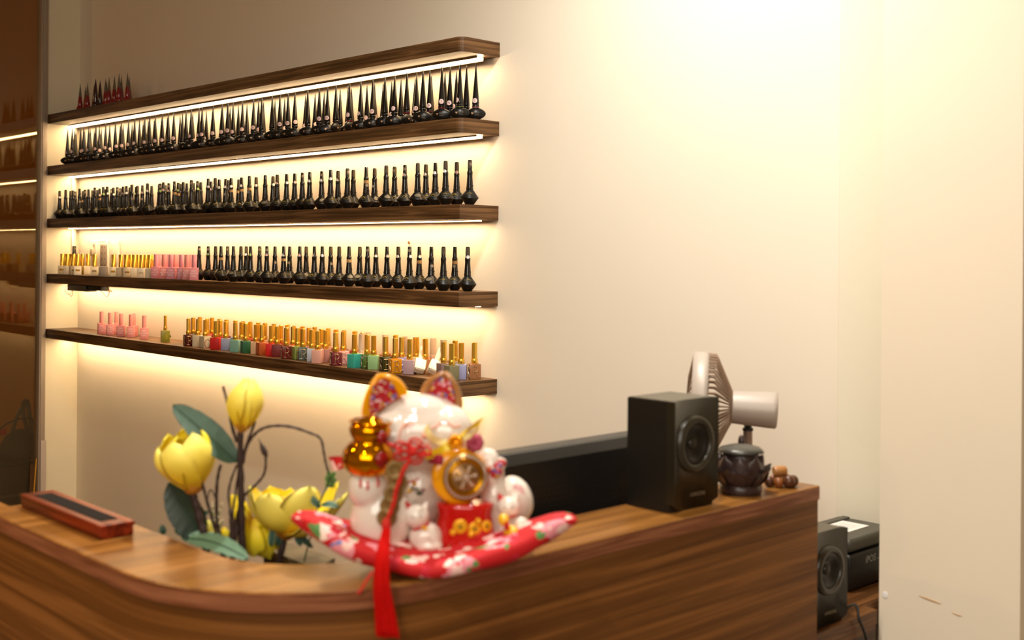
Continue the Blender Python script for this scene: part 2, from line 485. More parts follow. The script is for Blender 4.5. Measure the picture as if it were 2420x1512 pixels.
# lower desk behind the counter
DZ = .847
dk = empty('desk', (.95, -.8, 0), 0, 'dark walnut lower desk behind the counter, running to the wall', 'desk')
out = [(.60, -1.44), (1.00, -1.42), (1.12, -1.32), (1.205, -1.2), (1.236, -1.0), (1.236, -.48), (1.243, -.456), (1.243, -.232), (1.215, -.226), (1.215, -.004), (.72, -.004)]
MB().prism(out, DZ - .025, DZ).build('desk_top', w_desk, dk, dk.location)
b = MB().box((1.232, -.342, (DZ - .025) / 2), (.018, .218, DZ - .025)).box((.735, -.7, (DZ - .025) / 2), (.02, 1.2, DZ - .025))
b.build('side_panel', wood('dark_desk_side', '#33200f', '#6e4522', '#4c2f16', (22, 1.2, 22), .4), dk, dk.location)

# scuffs and a chip on the pillar
for (x_, y_, rx, rz_, nm, lab, cat, colr) in ((2198, 1417, .022, .0022, 'scuff_mark', 'brown scuff mark low on the beige pillar', 'scuff', '#d4b08a'), (2262, 1452, .010, .0014, 'scuff_mark', 'short faint scuff mark low on the pillar, right of the longer one', 'scuff', '#d4b08a'), (2092, 1406, .006, .007, 'plaster_chip', 'white chipped plaster on the pillar edge beside the printer', 'chip', '#f4f0ea')):
    c = on_y(x_, y_, PY)
    b = MB(); q = Quaternion((0, 1, 0), rad(7)); b.ell((max(c.x, PX0 + .004) if nm == 'plaster_chip' else c.x, PY, c.z), (rx, .0008, rz_), 0, 14, 8, q=q)
    tag(b.build(nm, mat(nm + '_col', colr, .8, noise=.2), None, c), lab, cat)
# ================================================================== BOTTLES
ORD = ['', 'first', 'second', 'third', 'fourth', 'fifth', 'sixth', 'seventh', 'eighth', 'ninth', 'tenth']
def nth(i):
    if i <= 10: return ORD[i]
    s = 'th' if 10 < i % 100 < 14 else {1: 'st', 2: 'nd', 3: 'rd'}.get(i % 10, 'th')
    return '%d%s' % (i, s)
def layout(items, shelf, pyf, R, ymin, ymax, y_of, it=500):
    """items: (px, row, ...).  Each stands on its own spot of the shelf; pairs closer than their width are moved apart."""
    P = []
    for t in items:
        Y = y_of[t[1]] + random.uniform(-.004, .004)
        P.append([on_y(t[0], pyf(t[0]), Y).x, Y, t[0]])
    for _ in range(it):
        mv = 0
        for i in range(len(P)):
            for j in range(i + 1, len(P)):
                dx = P[i][0] - P[j][0]; dy = P[i][1] - P[j][1]
                d = math.hypot(dx, dy)
                rr = R if not callable(R) else R(items[i], items[j])
                if d < rr:
                    if d < 1e-5: dx, dy, d = 1e-3, 1e-3, 1.4e-3
                    u = (rr - d) / d * .5; mv = max(mv, rr - d)
                    P[i][0] += dx * u; P[i][1] += dy * u; P[j][0] -= dx * u; P[j][1] -= dy * u
        for p in P:
            p[1] = min(max(p[1], ymin), ymax)
            if _ < it * .75:
                gx = on_y(p[2], pyf(p[2]), p[1]).x
                p[0] += (gx - p[0]) * .25
            p[0] = min(max(p[0], XL + R / 2 + .002 if not callable(R) else XL + .02), -.02)
        if mv < 2e-4 and _ > it * .75: break
    return P
def face_cam(x, y): return math.atan2(CAM.y - y, CAM.x - x) + PI / 2      # z rotation that turns local -Y to the camera

def surf(rf, a, z, lift=.0003):
    r = rf(z) + lift
    return (r * math.sin(a), -r * math.cos(a), z)
def disc_on(b, rf, a0, z0, R, m=0, lift=.0003, n=14, ry=None):
    r0 = rf(z0); vs = [surf(rf, a0, z0, lift)]; ry = ry or R
    for ring in (.55, 1):
        for i in range(n):
            t = 2 * PI * i / n
            vs.append(surf(rf, a0 + R * ring * math.cos(t) / r0, z0 + ry * ring * math.sin(t), lift))
    fs = [(0, 1 + i, 1 + (i + 1) % n) for i in range(n)]
    fs += [(1 + i, 1 + n + i, 1 + n + (i + 1) % n, 1 + (i + 1) % n) for i in range(n)]
    b.add(vs, fs, m, True)
def prof_fn(prof):
    def f(z):
        for (r0, z0), (r1, z1) in zip(prof, prof[1:]):
            if z0 <= z <= z1 and z1 > z0: return r0 + (r1 - r0) * (z - z0) / (z1 - z0)
        return prof[-1][0]
    return f

# ---- spike-capped bottles on the second shelf --------------------------------
cone_prof = [(.0080, .0335), (.0094, .0345), (.0094, .0385), (.0086, .0392), (.0086, .0405), (.0092, .0412), (.0092, .046), (.0074, .070), (.0052, .098), (.0030, .125), (.0013, .144), (.0005, .1492), (.0001, .1500)]
cone_body = MB()
def lens(p):
    # oval pebble body, pinched towards its two sides
    x, y, z = p
    w = 1 - .50 * abs(x) ** 1.6
    return Vector((x, y * w, z * (1 - .18 * abs(x) ** 2)))
cone_body.ell((0, 0, .0165), (.0272, .0128, .0163), 0, 28, 16, fn=lens)
cone_body.lathe([(.0085, 0), (.0105, .0015), (.0105, .004)], 20, sx=1.2, sy=.75)
cone_body.lathe([(.0078, .028), (.0074, .0335)], 20)
me_cb = cone_body.mesh('body', black_mt)
me_cc = MB().lathe(cone_prof, 24, capt=False).mesh('cap', black_gl)
rosegold = mat('rose_gold_print', '#c9a07c', .35, metal=.5)
greyprint = mat('grey_print', '#6a6258', .5)
pb = MB()
heart = [(0, -.0034), (.0030, 0), (.0034, .0017), (.0024, .0029), (.0010, .0029), (0, .0018), (-.0010, .0029), (-.0024, .0029), (-.0034, .0017), (-.0030, 0)]
def bodyface(x, z):
    t = max(0, 1 - (x / .0272) ** 2 - ((z - .0165) / .0163) ** 2)
    w = 1 - .50 * abs(x / .0272) ** 1.6
    return (x, -.0128 * w * math.sqrt(t) - .0006, z)
pb.add([bodyface(x * .9 - .0085, z * .9 + .0165) for x, z in heart], [tuple(range(10))], 0, False)
def curved(vs_fs, dx, dz, m):
    vs, fs = vs_fs
    pb.add([bodyface(x + dx, z + dz) for x, z in vs], fs, m, False)
curved(tmesh('NICE', .0062), .0035, .0185, 1); curved(tmesh('NAIL', .0055), .0040, .0125, 1)
me_cp = pb.mesh('logo', [rosegold, greyprint])
cfn = prof_fn(cone_prof)
pinks = mat('pale_pink_sticker', '#e3c3bd', .6); ink = mat('dark_ink', '#4a3530', .6)
def sticker_mesh(num, a0=0, z0=.0505, R=.0066, rf=cfn, mats=None, tsize=.0085, lift=.0005):
    b = MB(); disc_on(b, rf, a0, z0, R, 0, lift)
    if num:
        vs, fs = tmesh(num, tsize); r0 = rf(z0)
        b.add([surf(rf, a0 + x / r0, z0 + y, lift + .0003) for x, y in vs], fs, 1, False)
    return b.mesh('sticker', mats or [pinks, ink])
red_ring = mat('red_neck_ring', '#7c1722', .4); green_ring = mat('olive_neck_ring', '#5b6a22', .4)
ringm = {k: MB().lathe([(.0095, .0322), (.0098, .0330), (.0095, .0340)], 20).mesh('neck_ring', v) for k, v in (('red', red_ring), ('green', green_ring), ('pink', mat('pink_neck_ring', '#a45f62', .4)))}
A = []
for s in '''160 F s;171 F s;177 F s;180 B;191 F s;198 F s;200.5 B;210 F s;214 B;223 B;227 F s;235 M s;239.5 B;250 F s;259.5 M s;273 F s;284 B;287 F s;291.5 B;304 F s;312.5 B;318.5 F s;330 F;338.5 B;342.6 F s;350.6 B;354 F;364.5 B s;367.5 F s;381.5 B;384 F s;395.5 B;398 F;411 F s;426 B;431.5 M;440 F;452 F s;456 B s;470.6 F s;478 F s;488 B s;502 B;503.8 F s;523.5 B;525.6 F s;538.5 F s50;544 B;551.3 F s;563.7 B;573.4 F s;584 B;599.5 F s4;611.4 M s52;618.9 F;623 B;643.8 F;650 B;661.8 F s46;673 B s;681.3 F s44;697.2 F s;722.3 B s;727.6 F;745 B s;755 F s37;766.5 B;774.4 F s35;794.3 F;804.3 B;823 B;826.3 F s;831 B;853 F s;867.6 B s;881.3 F s24;885.6 B s;906 B s;910.2 F;926 B s23;933 F s;948 B;961.8 F;981.4 B s7;985 M s15;1000 F;1016 F s8;1019.6 B;1044.4 F s3;1052 B;1063.8 F s4;1079 B s;1087.3 F s;1102.8 M;1137.4 M s2'''.replace('\n', '').split(';'):
    q = s.split(); A.append((float(q[0]), q[1], q[2] if len(q) > 2 else ''))
def yA(px): return 300 - (px - 160) * .155
P = layout(A, 2, yA, .0345, -.118, -.020, {'F': -.108, 'M': -.066, 'B': -.030})
rows = {}
A2 = sorted(zip(A, P), key=lambda t: -t[0][0])
cnt = {}
_st = {}
for (t, p) in A2:
    row = t[1]; cnt[row] = cnt.get(row, 0) + 1
    i = cnt[row]; x, y = p[0], p[1]
    jit = random.uniform(-.35, .30)
    num = t[2][1:] if t[2] else ''
    if t[0] in (1137.4, 1087.3, 881.3, 933, 910.2): jit = -.02
    if t[0] in (961.8, 826.3, 804.3, 794.3): jit = 1.1
    where = {'F': 'front row', 'M': 'middle row', 'B': 'back row'}[row]
    st = 'with sticker %s' % num if num else ('with pink sticker' if t[2] else 'without sticker')
    lab = 'spike-capped black polish bottle %s, %s from right, %s, second shelf' % (st, nth(i), where)
    o = empty('nail_polish_bottle', (x, y, ztop(2, x)), face_cam(x, y) + jit, lab, 'nail polish', 'black spike-capped polish bottles on the second shelf')
    place('body', me_cb, o); place('cap', me_cc, o); place('logo', me_cp, o)
    if t[2]:
        ang = (-.15 if num else random.choice((-.55, -.9, -.25, .3))) - jit
        ang = round(ang * 4) / 4
        key = (num, ang)
        if key not in _st: _st[key] = sticker_mesh(num, ang)
        place('sticker', _st[key], o)
    rk = {1137.4: 'pink', 1087.3: 'green', 1044.4: 'red', 1016: 'red', 961.8: 'red', 826.3: 'red'}.get(t[0])
    if rk: place('neck_ring', ringm[rk], o)

# ---- diamond-bodied bottles on the third and fourth shelves --------------------
bodyp = [(.0100, 0), (.0120, .0012), (.0128, .003), (.0233, .0195), (.0240, .0212), (.0233, .0225), (.0113, .0372), (.0106, .0385)]
def tilt(a, r, z): return .0042 * math.cos(a - 2.2) * max(0, (r - .0128)) / .0112 * (1 if .01 < z < .03 else 0)
me_db = MB().lathe(bodyp, 28, zf=tilt).mesh('body', black_mt)
capp = [(.0092, .0388), (.0098, .0394), (.0096, .0405), (.0090, .048), (.0080, .062), (.0070, .076), (.0073, .082), (.0076, .0855), (.0072, .0885), (.0060, .0905), (.0058, .093), (.0052, .1180), (.0046, .1190)]
b = MB().lathe(capp, 24)
for i in range(26):                          # pressed relief around the foot of the cap
    a = i * 2.399; z = .0425 + .0115 * ((i * .618) % 1); f = prof_fn(capp)
    x, y, zz_ = surf(f, a, z, .0)
    b.ell((x, y, zz_), (.0011, .0011, .0013), 0, 6, 4)
me_dc = b.mesh('cap', black_gl)
dcf = prof_fn(capp); dbf = prof_fn(bodyp)
goldp = mat('yellow_gold_print', '#c9a92c', .4, metal=.3); greyl = mat('grey_line_print', '#7c7c70', .5)
b = MB()
zc = .0292; ring = []
for i in range(28):
    t = 2 * PI * i / 28; z = zc + .0046 * math.sin(t); ring.append(surf(dbf, .0105 * math.cos(t) / dbf(z), z, .0004))
b.tube(ring, .00022, 4, 1, closed=True)
pts = []
for i in range(13):
    a = -.0058 + .0116 * i / 12; z = .0305 + .0012 * math.cos(PI * (i - 6) / 6) + (.0013 if i % 2 else -.0005)
    pts.append(surf(dbf, a / dbf(z), z, .0005))
b.tube(pts, .0006, 5, 0)
pts = [surf(dbf, (-.0045 + .009 * i / 8) / dbf(.0262), .0262 + .0004 * (-1) ** i, .0005) for i in range(9)]
b.tube(pts, .0002, 4, 1)
me_dl = b.mesh('logo', [goldp, greyl])
tape_m = mat('tan_paper_tape', '#a88454', .7, noise=.15, nscale=300)
dust = mat('worn_brown_tape', '#4d4130', .75, noise=.3, nscale=400)
def band(z0, z1, m, nm): return MB().lathe([(dcf(z0) + .0004, z0), (dcf((z0 + z1) / 2) + .0004, (z0 + z1) / 2), (dcf(z1) + .0004, z1)], 24, capb=False, capt=False).mesh(nm, m)
me_tape = band(.0715, .0805, tape_m, 'paper_tape')
me_dust = band(.098, .1165, dust, 'worn_tape')
holo = [mat('silver_white_sticker', '#dcd6d4', .3), mat('pinkish_sticker', '#c9a49a', .45), mat('green_tinted_sticker', '#8fae5c', .3), mat('grey_dusty_sticker', '#857866', .6)]
_ds = {}
def dsticker(kind, ang, z):
    key = (kind, ang, z)
    if key not in _ds:
        b = MB(); disc_on(b, dcf, ang, z, .0044, 0, .0006); _ds[key] = b.mesh('sticker', holo[kind])
    return _ds[key]
worn = mat('worn_label_film', '#6d6653', .5, noise=.3, nscale=200)
b = MB(); disc_on(b, dbf, 0, .0300, .0085, 0, .0006, 14, .0048); me_worn = b.mesh('worn_label', worn)
def diamonds(rowtext, shelf, pyf, yy, group, R):
    L_ = []
    for s in rowtext.replace('\n', '').split(';'):
        q = s.split(); L_.append((float(q[0]), q[1], q[2] if len(q) > 2 else ''))
    P = layout(L_, shelf, pyf, R, -.117, -.0255, yy)
    cnt = {}
    tot = sorted(zip(L_, P), key=lambda t: -t[0][0])
    for t, p in tot:
        row = t[1]; cnt[row] = cnt.get(row, 0) + 1; i = cnt[row]; x, y = p[0], p[1]
        f = t[2]; jit = random.uniform(-.5, .4)
        bits = []
        if 't' in f: bits.append('tan tape')
        if 'w' in f: bits.append('worn label')
        if 's' in f or 'p' in f or 'g' in f: bits.append({'s': 'silver', 'p': 'pinkish', 'g': 'green'}[[c_ for c_ in f if c_ in 'spg'][0]] + ' sticker')
        st = ('with ' + ' and '.join(bits[:2])) if bits else 'without sticker'
        where = {'F': 'front row', 'M': 'middle row', 'B': 'back row'}[row]
        if shelf == 4 and t[0] < 200:
            lab = 'black bottle behind the cream bottles at the left end, %s of two, fourth shelf' % ('left' if t[0] < 170 else 'right')
        elif t[0] < 130:
            lab = 'black diamond polish bottle standing alone at the far left end, third shelf'
        else:
            lab = 'diamond-bodied polish bottle %s, %s from right, %s, %s shelf' % (st, nth(i), where, {3: 'third', 4: 'fourth'}[shelf])
        o = empty('nail_polish_bottle', (x, y, ztop(shelf, x)), face_cam(x, y) + jit, lab, 'nail polish', group)
        place('body', me_db, o); place('cap', me_dc, o)
        if 'w' in f: place('worn_label', me_worn, o)
        else: place('logo', me_dl, o)
        if 't' in f: place('paper_tape', me_tape, o)
        if 'd' in f: place('worn_tape', me_dust, o)
        for c_ in f:
            if c_ in 'spgx':
                k = 'spgx'.index(c_); ang = round((random.uniform(-.7, .5) - jit) * 3) / 3
                place('sticker', dsticker(k, ang, .0915 if c_ != 'x' else (.066 if random.random() < .5 else .108)), o)
diamonds('''125.3 F sd;155.4 F d;163.5 B x;167 M d;172.4 F;188.1 F x;196.7 B t;201.7 M xd;208.6 F;219 B d;224 F x;231 B;235.4 F pt;244.3 F s;249.8 B;254.8 F g;263.7 B x;267.2 M x;273.6 F s;286.5 B x;291 F p;299 F s;306.8 B;311.5 F dx;321.7 B g;324.9 F d;336.7 F xp;350.5 F sd;358.4 B;370.3 F gx;381.7 B;386.2 F p;393.4 B x;398.9 F px;412.3 F tx;422.4 F tg;427.1 B;431.9 F;441.2 B;452.4 F dx;457.4 B;467.1 F gx;474.5 B;492.6 F d;498.9 B p;507.7 F s;520.4 F s;531.6 B sx;539.7 B x;546.2 F st;563.9 B t;571 F st;589.4 F xt;605.5 F sd;627 F w;645.2 M sd;655.3 F pd;677.4 F s;696.5 F p;714.8 F x;732 F s;760.4 F sxw;781.5 F s;799.1 F sd;821.3 F xd;835.2 F d;865.7 F xt;885.5 F xwd;912.9 F wd;932.7 F xd;957 F px;987.4 F wd;1006.8 F sd;1028.9 F s;1053.2 F sd;1079.7 F pd;1110.7 F xd''',
         3, lambda px: 470 - (px - 125) * .09, {'F': -.080, 'M': -.060, 'B': -.028}, 'black diamond polish bottles on the third shelf', .0468)
diamonds('''163.9 B x;174.3 B d;470.9 F x;492.3 F gx;509.6 F d;522.4 F t;537.9 F xd;551.7 F w;569.5 F d;582.2 B sd;592.2 F g;613.7 F xd;630.8 F xp;649.9 F x;670.6 F st;684.7 M x;708.5 F p;723.8 M wd;743.2 F s;761.8 F s;781.8 F xd;801.7 F d;825.2 F wt;850.4 M wd;868.8 F x;888.6 M s;914.7 F s;941.5 F sd;968.1 F xs;991 F st;1019.4 F xw;1048.3 F d;1075.1 F xt;1105.5 F sd''',
         4, lambda px: 590, {'F': -.066, 'M': -.055, 'B': -.028}, 'black diamond polish bottles on the fourth shelf', .0468)

# ---- red spikes on the top shelf -----------------------------------------------
redgl = mat('red_glitter_lacquer', '#8c0410', .18, coat=.6, noise=.5, nscale=500)
darkred = mat('dark_wine_lacquer', '#2c0406', .15, coat=.6)
clear = mat('smoky_clear_tip', '#6a6252', .15, spec=.8, metal=.35)
rp = [(.0115, 0), (.0150, .003), (.0155, .008), (.0135, .014), (.0095, .019), (.0105, .022), (.0092, .034), (.0075, .048), (.0062, .058)]
me_rb = MB().lathe(rp, 20, capt=True).mesh('body', redgl)
me_rt = MB().lathe([(.0062, .0585), (.0040, .080), (.0018, .100), (.0004, .1135)], 16).mesh('clear_tip', clear)
b = MB().lathe([(.0115, 0), (.0150, .003), (.0155, .008), (.0135, .014), (.0095, .019), (.0102, .022), (.0075, .058), (.0040, .090), (.0006, .113)], 20, capt=True)
me_dk = b.mesh('body', darkred)
spark = MB()
for i in range(10):
    a = random.uniform(-1, 1); z = random.uniform(.006, .045); x, y, z = surf(prof_fn(rp), a, z, 0)
    spark.ell((x, y, z), .0010, 0, 6, 4)
me_sp = spark.mesh('glitter_flecks', mat('bright_red_glitter', '#ff3040', .1, metal=.4))
Rr = [(189.4, 'F', 0), (201.7, 'B', 0), (206.5, 'F', 0), (222.1, 'B', 0), (225.7, 'F', 1), (236.3, 'F', 1), (249.3, 'F', 0), (252, 'B', 0), (257.5, 'F', 0), (270.1, 'F', 0), (280.9, 'F', 0), (286.3, 'F', 0), (300.9, 'F', 0), (305.1, 'B', 0)]
P = layout(Rr, 1, lambda px: 250, .031, -.118, -.02, {'F': -.10, 'B': -.05})
for i, (t, p) in enumerate(sorted(zip(Rr, P), key=lambda t: t[0][0])):
    x, y = p[0], p[1]
    lab = '%s spike-shaped polish bottle, %s from the left on the top shelf' % ('dark wine red' if t[2] else 'red glitter', nth(i + 1))
    o = empty('nail_polish_bottle', (x, y, ztop(1, x)), face_cam(x, y) + random.uniform(-.4, .4), lab, 'nail polish', 'red spike bottles on the top shelf')
    if t[2]: place('body', me_dk, o)
    else: place('body', me_rb, o); place('clear_tip', me_rt, o); place('glitter_flecks', me_sp, o)

# ---- cube bottles ---------------------------------------------------------------
def cube_mesh(w, h, m, r=.0015, name='body', dp=None):
    return MB().rbox((0, 0, h / 2), (w, dp or w, h), r).mesh(name, m)
def capmesh(r, z0, z1, m, seg=24, collar=0, rc=None, fl=True, name='cap'):
    b = MB()
    if collar: b.lathe([(rc * .96, z0), (rc, z0 + .0006), (rc, z0 + collar), (rc * .97, z0 + collar + .0006)], 24, smooth=True); z0 += collar + .0006
    b.lathe([(r, z0), (r, z1 - .0006), (r * .93, z1)], seg, smooth=not fl)
    return b.mesh(name, m)
# cream bottles with gold caps, fourth shelf
creams = ['#f1e3c4', '#eadbb8', '#e6d4ae', '#f4ead2']
me_gc = capmesh(.0087, .0362, .0860, gold_r, 24, fl=False)
cr_b = [cube_mesh(.0285, .0358, mat('cream_bottle_%d' % i, c, .35)) for i, c in enumerate(creams)]
ye_b = cube_mesh(.0285, .0358, mat('straw_yellow_bottle', '#e2bb55', .35))
me_lb = {k: MB().add([(-.0085, -.01436, z0), (.0085, -.01436, z0), (.0085, -.01436, z1), (-.0085, -.01436, z1)], [(0, 1, 2, 3)], 0, False).mesh('label_plate', v) for k, v, z0, z1 in (('gold', gold, .015, .023), ('faint', mat('pale_gold_print', '#d4bd8a', .5), .014, .022), ('dark', mat('brown_print', '#8a6d3c', .5), .015, .022))}
Cr = [(138.3, 'B', 'n'), (147.2, 'F', 'gold'), (159.1, 'F', 'n'), (166.5, 'B', 'n'), (173.2, 'F', 'dark'), (183.5, 'F', 'gold'), (195, 'B', 'y'), (208.2, 'B', 'n'), (223.8, 'F', 'dark'),
      (268.4, 'F', 'gold'), (285.5, 'F', 'n'), (298.2, 'F', 'dark'), (308.6, 'B', 'n'), (317.5, 'F', 'n'), (326.5, 'B', 'y'), (335, 'F', 'faint'), (344, 'B', 'n'), (354, 'F', 'n'), (360, 'B', 'n')]
Gy = [(245, 'F', 'G')]
Pk = [(368.9, 'F'), (376.3, 'B'), (388.2, 'F'), (396, 'B'), (403.8, 'F'), (414.2, 'F'), (421, 'B'), (429, 'F'), (441.7, 'F'), (450, 'B'), (459, 'F')]
allc = [(a, b_, c_) for a, b_, c_ in Cr] + Gy + [(a, b_, 'P') for a, b_ in Pk]
P = layout(allc, 4, lambda px: 625, .0385, -.112, -.052, {'F': -.102, 'B': -.060})
pink1 = mat('pink_polish_bottle', '#d98d99', .45); pink2 = mat('salmon_pink_polish_bottle', '#e08f8c', .45); whp = mat('white_print', '#f6e4e0', .5)
def pinkset(m):
    bd = cube_mesh(.030, .0425, m); cp = capmesh(.0088, .0430, .0885, m, 24, fl=False)
    return bd, cp
pk1, pk2 = pinkset(pink1), pinkset(pink2)
b = MB()
for s, z in (('VERY', .031), ('GOOD', .0225), ('NAIL', .014)):
    b.text(s, .0085, lambda x, y, z=z: (x, -.0152, z + y))
me_vg = b.mesh('lettering', whp)
ng = {'cream': 0, 'pink': 0}
for t, p in sorted(zip(allc, P), key=lambda t: t[0][0]):
    x, y = p[0], p[1]; k = t[2]
    rz = face_cam(x, y) + random.uniform(-.25, .25)
    if k == 'P':
        ng['pink'] += 1
        if 405 < t[0] < 418: rz = face_cam(x, y)
        o = empty('nail_polish_bottle', (x, y, ztop(4, x)), rz, 'pink square polish bottle, %s from left of the pink group, fourth shelf' % nth(ng['pink']), 'nail polish', 'pink polish bottles on the fourth shelf')
        s_ = pk1 if ng['pink'] % 3 else pk2
        place('body', s_[0], o); place('cap', s_[1], o); place('lettering', me_vg, o)
    elif k == 'G':
        o = empty('storage_box', (x, y, ztop(4, x)), rz - .1, 'small plain grey box between the cream bottles on the fourth shelf', 'box')
        o.name = 'storage_box'
        place('body', MB().rbox((0, 0, .0165), (.032, .032, .033), .0015).mesh('body', mat('lilac_grey_card', '#9d9184', .55)), o)
        place('lid', MB().rbox((0, 0, .0350), (.033, .033, .0035), .001).mesh('lid', mat('grey_card_lid', '#b8ab9c', .55)), o)
    else:
        ng['cream'] += 1
        o = empty('nail_polish_bottle', (x, y, ztop(4, x)), rz, '%s square polish bottle with gold cap, %s from left, fourth shelf' % ('straw yellow' if k == 'y' else 'cream', nth(ng['cream'])), 'nail polish', 'cream polish bottles with gold caps on the fourth shelf')
        place('body', ye_b if k == 'y' else random.choice(cr_b), o); place('cap', me_gc, o)
        if k in me_lb: place('label_plate', me_lb[k], o)

# ---- lowest shelf -----------------------------------------------------------------
rm = mat('pale_gold_letter', '#e6c79a', .22, metal=.85)
def R_letter(b, y, w, h, zc, r=.00075, flip=1, part='R', ax='x'):
    """serif capital drawn with round wire"""
    def T(x, z): 
        return (x * flip, y, zc + z) if ax == 'x' else (y, x * flip, zc + z)
    X0 = -w * .26
    b.tube([T(X0, -h / 2), T(X0, h / 2)], r, 6)
    b.tube([T(X0 - w * .22, -h / 2), T(X0 + w * .2, -h / 2)], r, 6)
    b.tube([T(X0 - w * .22, h / 2), T(X0 + w * .1, h / 2)], r, 6)
    pts = [T(X0, h / 2), T(X0 + w * .22, h / 2)]
    for i in range(9):
        a = PI / 2 - PI * i / 8; pts.append(T(X0 + w * .24 + w * .28 * math.cos(a), h * .25 + h * .25 * math.sin(a)))
    pts.append(T(X0, 0)); b.tube(pts, r, 6)
    if part == 'R': b.tube([T(X0 + w * .22, 0), T(X0 + w * .38, -h * .18), T(X0 + w * .55, -h * .45), T(X0 + w * .66, -h * .5), T(X0 + w * .74, -h * .46)], r, 6)
HC, WC = .0400, .0300
rl = MB(); R_letter(rl, -WC / 2 - .0007, .023, .029, .0200, .00085)
R_letter(rl, -WC / 2 - .0007, .020, .029, .0200, .00075, ax='y', flip=-1)
me_R = rl.mesh('letter_ornament', rm)
me_RC = capmesh(.0076, .0405, .0970, gold_r, 8, .0130, .0088)
me_wc = capmesh(.0082, .0405, .0960, mat('ribbed_cream_cap', '#d9bfa4', .45), 12, .0120, .0086)
rib = MB(); 
rib.lathe([(.0086, .0405), (.0088, .041), (.0088, .050), (.0086, .0505)], 24)
for k_ in range(1):
    N_ = 56; vs = []
    for z in (.0508, .096):
        for i in range(N_):
            a = 2 * PI * i / N_; r = .0087 if i % 2 else .0080
            vs.append((r * math.cos(a), r * math.sin(a), z))
    rib.add(vs, [(i, (i + 1) % N_, N_ + (i + 1) % N_, N_ + i) for i in range(N_)] + [tuple(range(N_, 2 * N_))], 0, False)
me_ribg = rib.mesh('cap', gold_r); me_ribc = rib.mesh('cap', mat('ribbed_cream_cap', '#d9bfa4', .45))
me_ribw = rib.mesh('cap', mat('white_cap', '#efe5d2', .35))
neck = MB().lathe([(.006, .0385), (.006, .0415)], 12).mesh('neck', gold_r)
cols = []
S5 = '''445.4 F 571a14 R dark_maroon;456.6 M 3a3630 R charcoal;467.7 F d6c8a8 - cream_grey;485.1 F c4b99c - stone_grey;509.9 F c81410 O bright_red;520.4 M 8a1810 - deep_red;533.4 F 7f86a4 - slate_blue;556.4 F 7eac9a - sea_green;570.6 M a07860 R brownish_pink;581.1 F 1f5c3a - bottle_green;604.7 F d8ac80 - peach;619 F b45824 - burnt_orange;640.7 F d81414 - scarlet;654.9 F 6c1814 - oxblood;676.6 F 6c1a14 R maroon;692.1 M b04e1c R rust_orange;703.2 M 8a9648 - olive_green;716 F 50605a R dark_slate_green;737.1 F a4abb8 - pale_blue_grey;750.7 F d4a090 - dusty_pink;769.3 F a87466 - mauve_brown;792.9 F 6c2430 R plum;810.9 F d49a98 R rose_pink;837.5 F 3cae9c - turquoise;854.6 M e0c8ae W beige;867.3 F 4a6820 R dark_olive;882.8 F 8cb478 - leaf_green;911.3 F 2e3214 R blackish_green;933.6 F d88c14 R amber_orange;949.1 F 8c84c4 R lilac;968.3 F b0949a - greyish_mauve;1048.6 F 8c7068 - taupe;1067.5 F 7e7858 - khaki;1089.6 F 9c9cc0 - lavender_grey;1120.9 N a06c46 R milk_chocolate_brown;
472 B c8b07c - sand;489.4 B c86a5a - coral;500.6 B 9c1c14 - crimson;518 B b88c6c - tan;534.7 B 981814 - ruby_red;555.7 B 6c8cb0 - sky_blue;573.7 B a89878 - greige;591 B c84c2c - tomato_red;609.7 B 901814 - garnet_red;625.8 B c49c84 - nude;646.9 B a0341c - brick_red;663.6 B b8402c - vermilion;678.5 B cc6c44 - terracotta;693.5 B 74604c - brown_grey;714.5 B c0a48c - beige_pink;729.7 B a86c5c - clay;743 B b49484 - fawn;759 B ac8c7c - mushroom;775 B d0a890 - apricot;793.5 B 883424 - russet;812 B b07c6c - old_rose;838 B b4342c - brick;856 B a4785c - cinnamon;870.4 B c89c7c C light_tan;910 B b07450 C copper_brown;934.5 B b86c34 - caramel;958.4 B c8b49c C pale_beige;983 B c8cca4 G pale_green;1004.7 B b47848 H light_brown;1023.4 B a8683c C nut_brown;1047.8 B c0a088 C pinkish_beige;1074.7 B c8c0b8 - light_grey'''
items = []
for s in S5.replace('\n', '').split(';'):
    q = s.split(); items.append((float(q[0]), q[1], '#' + q[2], q[3], q[4]))
P = layout(items, 5, lambda px: 800 + .13 * (px - 445), .0375, -.116, -.021, {'F': -.098, 'M': -.080, 'N': -.046, 'B': -.036}, 700)
_cb = {}
cnt = {}
rots = {581.1: .25, 837.5: .75, 1089.6: -.10, 1120.9: .20, 1067.5: .55, 1048.6: .5, 882.8: -.15, 968.3: -.28, 533.4: -.05, 485.1: .6, 509.9: -.3}
